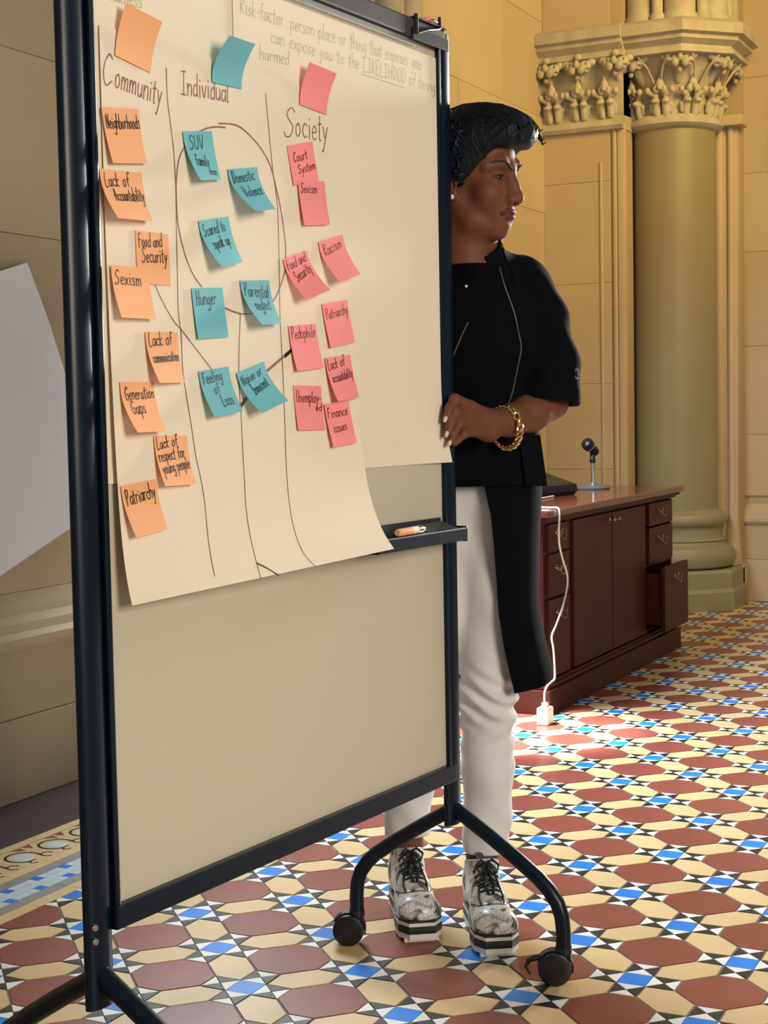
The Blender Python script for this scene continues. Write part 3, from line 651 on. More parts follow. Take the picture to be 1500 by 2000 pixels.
G = {'a': (4.5, '45 2 5 .5 3 .5 0 2 -.3 4 0 4.5 5', '4.2 5 4.4 0'), 'b': (4.5, '.5 10 .5 0 3 0 4.2 2.5 3 5 .5 4.5'), 'c': (4, '4 4.3 2 5 .4 2.5 2 0 4 .6'), 'd': (4.5, '4 4.5 2 5 .4 2.5 1.5 0 4 1', '4.2 10 4.2 0'),
     'e': (4, '.4 2.6 3.7 3 3 5 1.5 4.8 .4 2.5 1.8 0 3.9 .8'), 'f': (3.6, '3.8 9 2.4 10 1.6 8 1.6 0', '.2 5 3.4 5.2'), 'g': (4.5, '4 4.5 2 5 .4 2.7 1.8 .5 4 1.5', '4.2 5 4 -3 2 -4 .5 -3'), 'h': (4.5, '.5 10 .5 0', '.5 3 2.5 5 4 4 4.2 0'),
     'i': (2, '1 5 1.1 0', '1 7 1.1 7.4'), 'j': (2.5, '1.8 5 1.6 -3 .2 -3.5'), 'k': (4.2, '.5 10 .5 0', '3.8 5.2 .6 2.4 4 0'), 'l': (2, '.9 10 .8 .3 1.6 0'), 'm': (6.5, '.5 5 .5 0', '.5 3 2 5 3.2 4 3.2 0', '3.2 3 4.8 5 6 4 6.1 0'), 'n': (4.5, '.5 5 .5 0', '.5 3 2.3 5 4 4 4.1 0'),
     'o': (4.5, '2.2 5 .5 4 .4 1.5 2 0 3.8 1.2 3.9 3.6 2.2 5 3 5.2'), 'p': (4.5, '.5 5 .5 -4', '.5 4 2.5 5 4.2 3 3 .2 .5 .6'), 'r': (3.6, '.6 5 .6 0', '.6 3 2 5 3.4 4.6'), 's': (3.8, '3.6 4.6 1.8 5.1 .7 3.8 3.2 1.8 2.4 0 .2 .5'), 't': (3.2, '1.6 8.5 1.5 .5 2.8 0', '.1 5.6 3.2 5.9'),
     'u': (4.5, '.5 5 .6 1 2.2 0 4 1.6', '4.1 5 4.2 0'), 'v': (4.2, '.3 5 2 0 4 5.2'), 'w': (6, '.3 5 1.6 0 3 4.4 4.4 0 5.8 5'), 'x': (4.2, '.4 5 4 0', '4 5 .2 0'), 'y': (4.3, '.4 5 2 1', '4 5 2.2 0 .6 -4 0 -3.6'), ' ': (3.5,), '-': (3, '.3 3 2.6 3.2'), ':': (2, '1 4.4 1.1 4.8', '1 .6 1.1 1'),
     'C': (5.5, '5.2 8.6 3.4 10 1 7 .5 3 2.2 0 5.2 1.6'), 'I': (4.5, '.2 10 4.2 10', '2.2 10 2.2 0', '0 0 4.3 0'), 'S': (5.2, '5 9 3 10.2 1 8 2 6 4.4 4 3.6 1 1.4 0 0 1.4'), 'R': (5, '.6 0 .6 10', '.6 10 4 9.4 4 6 .8 5.2 4.8 0'), 'W': (7, '.3 10 1.8 0 3.4 7 5 0 6.8 10'), 'L': (4.4, '.6 10 .5 0 4.2 .2'),
     'F': (4.6, '.6 10 .6 0', '.4 10 4.4 10', '.6 5.4 3.6 5.6'), 'H': (5.2, '.6 10 .6 0', '4.6 10 4.6 0', '.6 5 4.6 5.4'), 'D': (5.2, '.6 10 .6 0', '0 10 3.4 9.6 4.8 5 3 .4 .2 0'), 'P': (5, '.6 0 .6 10', '.2 9.6 3.6 10 4.4 7.4 3 5 .7 4.6'), 'N': (5.4, '.6 0 .6 10 4.6 0 4.8 10'), 'U': (5.2, '.5 10 .6 2 2.6 0 4.6 2 4.8 10'),
     'G': (5.6, '5 8.6 3 10 .6 6 1 1.4 3.4 0 5.2 2 5 4.4 3 4.4'), 'V': (5, '.3 10 2.4 0 4.8 10'), 'E': (4.6, '4.2 10 .6 10 .6 0 4.4 0', '.6 5.4 3.6 5.4'), 'K': (4.8, '.6 10 .6 0', '4.4 10 .8 4.8 4.6 0'), 'O': (5.6, '2.8 10 .6 7 .6 3 2.8 0 5 3 5 7 2.8 10'), 'A': (5, '.2 0 2.4 10 4.8 0', '1.2 4 4 4')}
def tstrokes(txt, x0, y0, x1, y1, h, slant=.12, wob=.035):
    """handwritten text from (x0,y0) to (x1,y1), cap height h"""
    W = sum(G[c][0]+1.2 for c in txt)-1.2; L_ = math.hypot(x1-x0, y1-y0); ux, uy = (x1-x0)/L_, (y1-y0)/L_; out = []; x = 0
    for c in txt:
        g = G[c]; sc = 1+random.uniform(-.06, .06); dy = random.uniform(-.25, .25)
        for st in g[1:]:
            v = [float(q) for q in st.split()]
            if c == 'a' and v[0] == 45: v = [4.2, 4.4]+[2, 5, .4, 3, .8, .6, 2.6, .2, 4.1, 2.6]
            P = [(v[i], v[i+1]) for i in range(0, len(v)-1, 2)]; q = []
            for (a, b) in smoothp(P, 4) if len(P) > 2 else P:
                X = (x+a*sc+b*slant+random.gauss(0, wob))/W*L_; Y = (b*sc+dy+random.gauss(0, wob))/10*h; q.append((x0+ux*X-uy*Y, y0+uy*X+ux*Y))
            out.append(q)
        x += g[0]+1.2
    return out
PATH = {
'A': [(-.7912, 1.6251), (-.7906, 1.5827), (-.7851, 1.5462), (-.7787, 1.502), (-.7765, 1.4418), (-.7776, 1.3887), (-.7793, 1.3278), (-.7815, 1.269), (-.7777, 1.2363), (-.7782, 1.185), (-.775, 1.1543), (-.7663, 1.1002), (-.7597, 1.0489), (-.7531, 1.0199), (-.7486, .9807), (-.7513, .9264), (-.756, .8685)],
'B': [(-.6275, 1.2713), (-.6363, 1.2146), (-.642, 1.1605), (-.6417, 1.112), (-.6444, 1.0531), (-.6462, 1.0152), (-.6509, .967), (-.6543, .8892), (-.6596, .8552)],
'C': [(-.5408, 1.629), (-.5345, 1.5752), (-.5258, 1.5082), (-.515, 1.454), (-.5141, 1.3709), (-.5196, 1.2787), (-.5211, 1.2175), (-.5233, 1.1469), (-.5286, 1.0772), (-.5366, .9936), (-.5405, .9269), (-.5369, .8849), (-.5233, .8612)],
'D': [(-.8325, 1.304), (-.8164, 1.2802), (-.7933, 1.2533), (-.7773, 1.2417), (-.7567, 1.2239), (-.7337, 1.2044), (-.7081, 1.1821)]}
RING = [[(-.6665, 1.563), (-.6376, 1.5665), (-.615, 1.5659), (-.5882, 1.5569), (-.5571, 1.5394), (-.5327, 1.5156), (-.5168, 1.4812), (-.504, 1.441), (-.4954, 1.4), (-.4952, 1.3682), (-.5008, 1.3443), (-.5169, 1.3181), (-.5355, 1.2971), (-.5622, 1.2809), (-.5933, 1.2737), (-.6248, 1.2715), (-.6512, 1.2751), (-.6705, 1.2797)],
[(-.6511, 1.559), (-.681, 1.5554), (-.7119, 1.5455), (-.7348, 1.5322), (-.7515, 1.517), (-.7669, 1.496), (-.7743, 1.4648), (-.7759, 1.4268), (-.7715, 1.3893), (-.7586, 1.3522), (-.7416, 1.325), (-.7225, 1.3084)]]
for k in 'ABCD': ribbon('marker_line', 'brown', [smoothp(PATH[k], 4)], .0019, mainS, orgM, shM)
ribbon('drawn_circle', 'maroon', [smoothp(RING[0], 4)], .0026, mainS, orgM, shM); ribbon('drawn_circle', 'maroon', [smoothp(RING[1], 4)], .0026, mainS, orgM, shM)
for q_ in ([(-.492, 1.2182), (-.5122, 1.2076)], [(-.625, 1.1378), (-.6397, 1.1265)]): ribbon('marker_line', 'ink', [q_], .0065, mainS, orgM, shM, .0009)
ribbon('marker_line', 'maroon', [smoothp([(-.492, 1.2182), (-.5349, 1.1971), (-.5693, 1.1799)], 4)], .0045, mainS, orgM, shM)
ribbon('marker_line', 'ink', [smoothp([(-.6546, .8788), (-.6354, .869), (-.6182, .8568)], 4)], .0028, mainS, orgM, shM, .0009)
ribbon('heading_lettering', 'maroon', tstrokes('C', -.9330, 1.577, -.912, 1.577, .046)+tstrokes('ommunity', -.907, 1.579, -.806, 1.569, .038), .0022, mainS, orgM, shM)
ribbon('heading_lettering', 'maroon', tstrokes('Individual', -.757, 1.593, -.640, 1.600, .034), .0022, mainS, orgM, shM)
ribbon('heading_lettering', 'brown', tstrokes('S', -.492, 1.568, -.462, 1.568, .052)+tstrokes('ociety', -.458, 1.573, -.362, 1.577, .044), .0021, mainS, orgM, shM)
ribbon('green_lettering', 'green', tstrokes('Weakness', -.925, 1.700, -.838, 1.702, .024), .0018, backL, orgL, shL)
ribbon('green_lettering', 'green', tstrokes('Risk-factor: person place or thing that exposes you', -.602, 1.745, -.030, 1.757, .027), .0014, backR, orgR, shR)
ribbon('green_lettering', 'green', tstrokes('can expose you to the LIKELIHOOD of being', -.520, 1.715, .022, 1.724, .025)+[[(-.2408, 1.713), (-.0923, 1.714)]], .0014, backR, orgR, shR)
ribbon('green_lettering', 'green', tstrokes('harmed', -.552, 1.683, -.470, 1.688, .023), .0016, backR, orgR, shR)
for (s_, z_, l_) in ((-.905, 1.645, .05), (-.735, 1.640, .045), (-.50, 1.645, .05)):   # clear tape strips
    pass

# ================================================================ STICKY NOTES
NOTES = {
'O0': (-.8961, 1.6951, -.1435, .0776, .0736, .0134, .0158), 'O1': (-.9383, 1.5454, .1174, .0796, .0780, .0101, .0051), 'O2': (-.9461, 1.4592, .0557, .0905, .0707, .0279, .0140), 'O3': (-.8729, 1.3806, .0075, .0744, .0762, .0008, .0008),
'O4': (-.9323, 1.3263, .0129, .0809, .0747, .0148, .0096), 'O5': (-.8618, 1.2349, .0186, .0730, .0749, .0215, .0077), 'O6': (-.9216, 1.1616, .0048, .0731, .0723, .0279, .0181), 'O7': (-.8544, 1.0834, -.0101, .0749, .0736, .0159, .0113), 'O8': (-.9319, 1.0138, .0914, .0754, .0737, .0156, .0090),
'B0': (-.6858, 1.6878, .0319, .0760, .0652, .0370, .0301), 'B1': (-.7589, 1.5373, .1524, .0718, .0744, .0233, .0071), 'B2': (-.6494, 1.4946, .1681, .0791, .0687, .0445, .0265), 'B3': (-.7262, 1.4073, .1895, .0769, .0724, .0317, .0147), 'B4': (-.7498, 1.3044, .0719, .0771, .0767, .0040, .0030),
'B5': (-.6264, 1.3236, .0724, .0785, .0715, .0353, .0174), 'B6': (-.7431, 1.1789, .1140, .0754, .0703, .0198, .0167), 'B7': (-.6502, 1.1772, .2594, .0768, .0658, .0298, .0304),
'P0': (-.4429, 1.6942, -.0554, .0815, .0678, .0189, .0198), 'P1': (-.4850, 1.5536, .2314, .0769, .0652, .0020, .0020), 'P2': (-.4586, 1.4993, .1060, .0806, .0737, .0060, .0040), 'P3': (-.5054, 1.3656, .2825, .0738, .0696, .0288, .0305), 'P4': (-.3994, 1.4028, .2516, .0794, .0712, .0298, .0232),
'P5': (-.3972, 1.2979, .1507, .0814, .0753, .0050, .0030), 'P6': (-.5007, 1.2568, .0856, .0812, .0749, .0077, .0064), 'P7': (-.3995, 1.2064, .0838, .0801, .0750, .0149, .0069), 'P8': (-.4965, 1.1592, -.0115, .0807, .0748, .0040, .0020), 'P9': (-.4134, 1.1275, .0802, .0758, .0742, .0070, .0050)}
# text lines: (words, x0, y0, x1, y1, cap height) in fractions of the note, y downwards
TXT = {
'O1': [('Neighborhoods', .06, .38, .97, .36, .26)], 'O2': [('Lack of', .08, .34, .66, .31, .28), ('Accountability', .22, .62, .96, .58, .26)], 'O3': [('Food and', .08, .32, .78, .26, .26), ('Security', .16, .60, .92, .55, .28)],
'O4': [('Sexism', .06, .36, .76, .36, .28)], 'O5': [('Lack of', .08, .28, .80, .24, .26), ('communication', .10, .60, .95, .56, .22)], 'O6': [('Generation', .10, .36, .96, .32, .26), ('Gaps', .18, .64, .60, .62, .26)],
'O7': [('Lack of', .06, .27, .68, .20, .24), ('respect for', .06, .52, .86, .44, .24), ('young people', .10, .76, .95, .66, .24)], 'O8': [('Patriarchy', .08, .40, .92, .34, .30)],
'B1': [('SUV', .14, .36, .62, .36, .28), ('family', .18, .68, .66, .72, .24), ('man', .56, .88, .88, .90, .16)], 'B2': [('Domestic', .08, .32, .84, .28, .26), ('Violence', .22, .66, .90, .62, .24)], 'B3': [('Scared to', .08, .34, .82, .28, .26), ('speak up', .22, .62, .84, .58, .24)],
'B4': [('Hunger', .10, .34, .74, .33, .30)], 'B5': [('Parental', .06, .34, .90, .40, .30), ('neglect', .26, .66, .84, .66, .26)], 'B6': [('Feeling', .08, .30, .72, .26, .26), ('of', .36, .54, .54, .52, .22), ('Loss', .46, .82, .84, .80, .24)], 'B7': [('Naive or', .08, .34, .82, .26, .24), ('Innocent', .26, .62, .84, .54, .24)],
'P1': [('Court', .16, .44, .70, .40, .24), ('System', .26, .74, .94, .70, .22)], 'P2': [('Sexism', .06, .26, .66, .28, .22)], 'P3': [('Food and', .08, .30, .86, .22, .24), ('Security', .20, .60, .90, .48, .24)], 'P4': [('Racism', .12, .36, .86, .28, .26)],
'P5': [('Patriarchy', .08, .36, .94, .32, .24)], 'P6': [('Pedophile', .06, .30, .92, .28, .26)], 'P7': [('Lack of', .06, .28, .72, .22, .24), ('accountability', .12, .58, .95, .50, .22)], 'P8': [('Unemploy-', .06, .36, .93, .38, .26), ('ed', .72, .56, .94, .56, .16)], 'P9': [('Finance', .06, .34, .86, .32, .24), ('issues', .18, .68, .72, .66, .22)]}
LAB = {'O0': 'blank orange sticky note above the word Community', 'O1': 'orange sticky note reading Neighborhoods, topmost with writing in the left column', 'O2': 'orange sticky note reading Lack of Accountability', 'O3': 'orange sticky note reading Food and Security',
'O4': 'orange sticky note reading Sexism', 'O5': 'orange sticky note reading Lack of communication', 'O6': 'orange sticky note reading Generation Gaps', 'O7': 'orange sticky note reading Lack of respect for young people', 'O8': 'orange sticky note reading Patriarchy, lowest in the left column',
'B0': 'blank blue sticky note above the word Individual', 'B1': 'blue sticky note reading SUV family man', 'B2': 'blue sticky note reading Domestic Violence', 'B3': 'blue sticky note reading Scared to speak up', 'B4': 'blue sticky note reading Hunger', 'B5': 'blue sticky note reading Parental neglect',
'B6': 'blue sticky note reading Feeling of Loss', 'B7': 'tilted blue sticky note reading Naive or Innocent', 'P0': 'blank pink sticky note above the word Society', 'P1': 'pink sticky note reading Court System, half under the next one', 'P2': 'pink sticky note reading Sexism, below Court System',
'P3': 'tilted pink sticky note reading Food and Security', 'P4': 'tilted pink sticky note reading Racism', 'P5': 'pink sticky note reading Patriarchy', 'P6': 'pink sticky note reading Pedophile', 'P7': 'pink sticky note reading Lack of accountability', 'P8': 'pink sticky note reading Unemployed', 'P9': 'pink sticky note reading Finance issues, lowest in the right column'}
for k, (s0, z0, ro, wd, ht, l1, l2) in NOTES.items():
    c_, s_ = math.cos(ro), math.sin(ro); top = k in ('O0', 'B0', 'P0'); base = .0026+(.0013 if k in ('O4', 'P2', 'P9', 'B7') else 0)+(.0015 if k == 'O4' else 0)+(.0008 if k in ('P7',) else 0)
    if k in ('P1', 'O3', 'P8'): base = .0016
    def sz(a, b): return s0+a*wd*c_+b*ht*s_, z0+a*wd*s_-b*ht*c_
    def nn(a, b, off=0):
        s, z = sz(a, b); l = l1*(1-a)+l2*a; t = (1-b) if top else b
        bot = sz(a, 1)
        # the stuck edge follows the sheet below; the free edge bends away from it
        return (mainS(s, z) if not top else .0064)+base+l*max(0, (t-.12)/.88)**1.7+off
    org = (*[sz(0, 0)[0]], 0, sz(0, 0)[1])
    o = sheetobj('sticky_note', lambda a, b: (sz(a, b)[0], nn(a, b), sz(a, b)[1]), 8, 10, .0003, {'O': 'orange', 'B': 'nblue', 'P': 'pink'}[k[0]], org)
    place(o, org); tag(o, LAB[k], 'sticky note', {'O': 'orange sticky notes in the left column', 'B': 'blue sticky notes in the middle column', 'P': 'pink sticky notes in the right column'}[k[0]])
    def inv(s, z):
        dx, dz = s-s0, z-z0; return (dx*c_+dz*s_)/wd, (dx*s_-dz*c_)/ht
    if k in TXT:
        st = []
        for t_, x0, y0, x1, y1, h in TXT[k]:
            st += [[sz(a, -b) for a, b in q] for q in tstrokes(t_, x0, -y0, x1, -y1, h, .10, .05)]
        ribbon('lettering', 'inkb' if k[0] == 'B' else ('inkr' if k[0] == 'P' else 'ink'), st, .0017, lambda s, z: nn(*inv(s, z)), org, o, .0006)

# ================================================================ SIDEBOARD
CAB = empty('sideboard', (3.27, 1.34, 0)); tag(CAB, 'long dark mahogany sideboard with drawers and double doors, standing behind the woman', 'cabinet')
def cb_(x0, x1, y0, y1, z0, z1, bev=0): return lambda b: b.box(x0-3.27, x1-3.27, y0-1.34, y1-1.34, z0, z1, bev)
def carc(b):
    for q in ((2.42, 2.445, 1.08, 1.60, .1, .70), (4.10, 4.125, 1.08, 1.60, .1, .70), (2.42, 4.12, 1.585, 1.605, .1, .70), (2.42, 4.12, 1.09, 1.60, .1, .13), (2.42, 4.12, 1.09, 1.60, .685, .70), (2.675, 2.715, 1.082, 1.60, .1, .70), (3.67, 3.715, 1.10, 1.60, .1, .70), (2.44, 2.68, 1.083, 1.11, .575, .59), (2.44, 2.68, 1.083, 1.11, .41, .425), (3.71, 4.10, 1.083, 1.11, .41, .425)): cb_(*q)(b)
grp('carcass', 'wood', CAB, carc)
grp('base_moulding', 'wood', CAB, lambda b: (cb_(2.385, 4.150, 1.045, 1.62, 0, .090, .004)(b), cb_(2.395, 4.140, 1.055, 1.62, .090, .108, .006)(b), cb_(2.405, 4.13, 1.065, 1.62, .105, .118, .004)(b)))
grp('worktop', 'woodtop', CAB, lambda b: (cb_(2.36, 4.185, 1.035, 1.63, .722, .748, .006)(b),)); grp('top_moulding', 'wood', CAB, lambda b: (cb_(2.38, 4.165, 1.05, 1.625, .708, .723, .004)(b), cb_(2.395, 4.15, 1.065, 1.62, .698, .71, .003)(b)))
def pull(parent, x, z, y):
    b = MB()
    for sx in (-1, 1):
        b.lathe([(.010, 0), (.009, -.003), (.004, -.006), (.004, -.014), (.006, -.016), (0, -.018)], (x+sx*.032-3.27, y-1.34, z), 12, axis='y')
        b.lathe([(.007, 0), (.006, -.003), (0, -.004)], (x+sx*.015-3.27, y-1.34, z-.010), 10, axis='y')
    b.tube([(x-.032-3.27, y-.012-1.34, z), (x-.028-3.27, y-.016-1.34, z-.018), (x-.012-3.27, y-.018-1.34, z-.028), (x+.012-3.27, y-.018-1.34, z-.028), (x+.028-3.27, y-.016-1.34, z-.018), (x+.032-3.27, y-.012-1.34, z)], .0028, 8)
    b.obj('pull_handle', 'brass', parent, True)
def drawer(x0, x1, z0, z1, y, hz=None):
    d = grp('drawer', 'wood', CAB, cb_(x0, x1, y, y+.02, z0, z1, .003)); pull(d, (x0+x1)/2, hz or (z0+z1)/2+.02, y)
    if y < 1.05: grp('drawer_box', 'wood', d, lambda b: (cb_(x0+.01, x0+.022, y+.02, 1.3, z0+.02, z1-.03)(b), cb_(x1-.022, x1-.01, y+.02, 1.3, z0+.02, z1-.03)(b), cb_(x0+.01, x1-.01, y+.02, 1.3, z0+.02, z0+.03)(b)))
drawer(2.448, 2.672, .590, .690, 1.066, .66); drawer(2.448, 2.672, .424, .580, 1.066, .53); drawer(2.448, 2.672, .125, .414, 1.066, .365)
drawer(3.722, 4.092, .590, .690, 1.066, .655); drawer(3.722, 4.092, .424, .582, 1.066, .53); drawer(3.715, 4.095, .125, .412, .995, .36)
for x0, x1, kx in ((2.720, 3.190, 3.165), (3.198, 3.664, 3.222)):
    d = grp('door', 'wood', CAB, cb_(x0, x1, 1.066, 1.086, .125, .690, .003))
    grp('knob', 'brass', d, lambda b: b.lathe([(.009, 0), (.008, -.003), (.004, -.006), (.004, -.014), (.010, -.020), (.008, -.027), (0, -.028)], (kx-3.27, 1.066-1.34, .662), 14, axis='y'), smooth=True)
# desk phone
ph = empty('desk_phone', (3.27, 1.46, .748), R(-14)); tag(ph, 'black wedge-shaped conference phone console on the sideboard beside the microphone', 'phone')
def phf(b):
    b.loft([[(x*.17, y*.12, 0) for x, y in ((-1, -1), (1, -1), (1, 1), (-1, 1))], [(x*.185, y*.13, .018) for x, y in ((-1, -1), (1, -1), (1, 1), (-1, 1))], [(x*.18, y*.125, .045 if y < 0 else .115) for x, y in ((-1, -1), (1, -1), (1, 1), (-1, 1))], [(x*.15, y*.10, .055 if y < 0 else .120) for x, y in ((-1, -1), (1, -1), (1, 1), (-1, 1))]])
grp('phone_body', 'plastic', ph, phf); grp('display', 'plgrey', ph, lambda b: b.loft([[(x*.10, y*.05+.02, .082 if y < 0 else .106) for x, y in ((-1, -1), (1, -1), (1, 1), (-1, 1))], [(x*.10, y*.05+.02, .090 if y < 0 else .114) for x, y in ((-1, -1), (1, -1), (1, 1), (-1, 1))]]))
# desk microphone
mc = empty('desk_microphone', (3.86, 1.37, .748), R(-40)); tag(mc, 'desk microphone on a chrome post and round grey base, on the sideboard', 'microphone')
grp('base', 'plgrey', mc, lambda b: b.lathe([(.075, 0), (.078, .006), (.070, .014), (.03, .022), (.012, .028)], n=36), smooth=True)
grp('post', 'chrome', mc, lambda b: b.lathe([(.0105, .02), (.0095, .03), (.0095, .122)], n=16), smooth=True)
grp('collar', 'plastic', mc, lambda b: (b.lathe([(.012, .118), (.014, .125), (.011, .150), (.008, .155)], n=16), b.box(-.010, .010, -.008, .008, .148, .172, .002)), smooth=True)
hdm = grp('microphone_head', 'plastic', mc, lambda b: b.lathe([(0, -.035), (.015, -.032), (.020, -.018), (.021, .012), (.026, .018), (.029, .035), (.026, .050), (.014, .060), (0, .062)], n=24), smooth=True); hdm.location = (0, 0, .182); hdm.rotation_euler = (R(8), R(-52), 0)
grp('grille_ring', 'plgrey', hdm, lambda b: b.lathe([(.0265, .014), (.028, .018), (.0265, .022)], n=24), smooth=True)
# cable and power adapter
cab_ = empty('power_adapter', (2.24, 1.012, 0)); tag(cab_, 'white square power adapter with white cable, on the floor at the sideboard corner', 'adapter')
grp('adapter_body', 'cable', cab_, lambda b: (b.box(-.030, .030, -.022, .022, 0, .062, .006), b.box(-.012, .012, -.010, .010, .060, .078, .003)))
cpts = [(2.24, 1.012, .07), (2.235, 1.012, .085), (2.25, 1.015, .118), (2.30, 1.018, .135), (2.36, 1.020, .14), (2.372, 1.022, .17), (2.366, 1.024, .25), (2.366, 1.030, .295), (2.42, 1.032, .33), (2.50, 1.034, .39), (2.552, 1.036, .45), (2.562, 1.038, .50), (2.52, 1.040, .56), (2.475, 1.036, .62), (2.455, 1.03, .68), (2.455, 1.027, .730), (2.462, 1.036, .753), (2.485, 1.08, .7525), (2.56, 1.18, .7525), (2.85, 1.30, .7525), (3.20, 1.32, .7525)]
cp = [Vector(p)-Vector((2.24, 1.012, 0)) for p in cpts]; sm_ = []
for i in range(len(cp)-1):
    a, b, c, d = cp[max(i-1, 0)], cp[i], cp[i+1], cp[min(i+2, len(cp)-1)]
    for k in range(4):
        t = k/4; sm_.append(.5*((2*b)+(c-a)*t+(2*a-5*b+4*c-d)*t*t+(3*b-a-3*c+d)*t**3))
sm_.append(cp[-1]); grp('cable', 'cable', cab_, lambda b: b.tube(sm_, .0038, 8), smooth=True)
# ================================================================ THE WOMAN
from mathutils.bvhtree import BVHTree
PER = empty('person', (.2647, .4381, 0), R(-67.04)); tag(PER, 'woman in a black zipped tunic and white trousers gripping the whiteboard post, looking right', 'person')
HC = np.array([.006, -.232, 1.572]); HA = R(-118)
HM = Matrix.Translation(Vector(HC)) @ Matrix.Rotation(HA, 4, 'Z') @ Matrix.Rotation(R(2), 4, 'Y')
def xf(P, M_): A = np.array(M_); return P @ A[:3, :3].T+A[:3, 3]
def bvh(P, F): return BVHTree.FromPolygons([tuple(p) for p in P], [tuple(int(i) for i in f) for f in F])

# ---- head (head frame: y forward, z up)
H = SDF((-.095, -.13, -.19), (.095, .135, .135), .00165)
H.ell((0, -.018, .035), (.072, .098, .083), .01); H.ell((0, .038, .042), (.060, .052, .058), .02); H.ell((0, .026, -.036), (.055, .052, .076), .02)
for s in (-1, 1):
    H.chain([(s*.052, -.008, -.042, .016), (s*.042, .018, -.082, .014), (s*.014, .052, -.099, .0145)], .025); H.ell((s*.034, .056, -.032), (.030, .023, .028), .025)
    H.cap((s*.008, .087, .019), (s*.030, .083, .026), .008, .009, .014); H.cap((s*.030, .083, .026), (s*.050, .062, .020), .009, .010, .014)
H.ell((0, .057, -.098), (.019, .016, .016), .02); H.ell((0, .066, -.068), (.029, .022, .026), .02)
H.cap((0, -.028, -.05), (.004, -.018, -.20), .051, .056, .03)
for s in (-1, 1): H.ell((s*.032, .100, -.001), (.017, .017, .012), .014, 's')
H.chain([(0, .082, .012, .0085), (0, .091, -.018, .0095), (0, .098, -.036, .0110)], .022); H.ell((0, .1025, -.042), .0115, .008)
for s in (-1, 1):
    H.ell((s*.0135, .091, -.046), (.0088, .0110, .0080), .007); H.ell((s*.031, .0700, -.001), .0147, .004)
for s in (-1, 1):
    H.ell((s*.0080, .098, -.0550), (.0038, .006, .0045), .003, 's'); H.ell((s*.0310, .0875, -.0015), (.0155, .013, .0040), .0015, 's'); H.ell((s*.031, .0705, -.001), .0127, .001, 's')
H.ell((0, .0825, -.0668), (.0225, .0100, .0050), .004); H.ell((0, .0810, -.0765), (.0185, .0105, .0060), .004); H.ell((0, .0950, -.0718), (.026, .0110, .0015), .001, 's'); H.ell((0, .090, -.0885), (.015, .006, .0045), .006, 's')
for s in (-1, 1):
    H.ell((s*.0245, .078, -.0728), (.004, .008, .003), .004, 's'); H.cap((s*.023, .092, -.050), (s*.032, .078, -.070), .002, .002, .006, 's')
    er_ = (Matrix.Rotation(s*R(-18), 3, 'Z')); H.ell((s*.073, -.012, -.004), (.008, .018, .031), .006); H.ell((s*.071, -.004, -.033), (.006, .009, .010), .004); H.ell((s*.081, -.009, .002), (.005, .010, .018), .003, 's'); H.ell((s*.079, -.002, -.014), (.006, .006, .009), .003, 's')
H.half((0, 0, -.165), (0, 0, -1)); Hp, Hf = H.nets(); HB = bvh(Hp, Hf)
lip = np.clip(1.35-np.minimum(np.sqrt((Hp[:, 0]/.0245)**2+((Hp[:, 1]-.0900)/.020)**2+((Hp[:, 2]+.0665)/.0078)**2), np.sqrt((Hp[:, 0]/.0205)**2+((Hp[:, 1]-.0890)/.020)**2+((Hp[:, 2]+.0775)/.0090)**2)), 0, .3)/.3
def on_head(x, z, off=.001, y0=.2):
    h = HB.ray_cast(Vector((x, y0, z)), Vector((0, -1, 0)))
    return (Vector((x, y0, z)) if h[0] is None else h[0])+Vector((0, off, 0))
# ---- forearm and hand gripping the post
A = SDF((-.09, -.43, 1.01), (.22, -.03, 1.20), .0018)
A.chain([(.172, -.092, 1.135, .043), (.120, -.155, 1.106, .0375), (.075, -.212, 1.090, .030), (.045, -.245, 1.085, .0235)], .02)
A.cap((.045, -.245, 1.086), (.020, -.275, 1.092), .023, .022, .02); A.cap((.030, -.262, 1.076), (-.004, -.300, 1.078), .020, .017, .015); A.cap((.030, -.262, 1.095), (-.008, -.312, 1.110), .020, .017, .015); A.ell((.032, -.262, 1.062), (.020, .020, .014), .012)
FING = [[(-.004, -.316, 1.120, .0130), (-.033, -.362, 1.134, .0108), (-.044, -.378, 1.117, .0092), (-.049, -.384, 1.100, .0078)],
        [(-.008, -.322, 1.104, .0128), (-.033, -.366, 1.109, .0106), (-.043, -.381, 1.088, .0092), (-.047, -.385, 1.071, .0078)],
        [(-.010, -.318, 1.088, .0120), (-.026, -.356, 1.088, .0102), (-.037, -.371, 1.068, .0088), (-.042, -.376, 1.053, .0074)],
        [(-.004, -.306, 1.072, .0110), (-.018, -.340, 1.066, .0090), (-.028, -.352, 1.056, .0078), (-.035, -.358, 1.049, .0066)]]
for k, fg in enumerate(FING):
    A.cap((.016-.002*k, -.282, 1.106-.011*k), fg[0][:3], .014, fg[0][3], .008); A.chain(fg, .003)
    A.ell(fg[1][:3], fg[1][3]*1.06, .004)
A.chain([(.022, -.268, 1.100, .016), (-.012, -.282, 1.122, .0125), (-.050, -.296, 1.132, .0105), (-.074, -.318, 1.130, .0085)], .006)
A.half((.178, -.09, 1.14), (.78, .60, .15)); Ap, Af = A.nets()
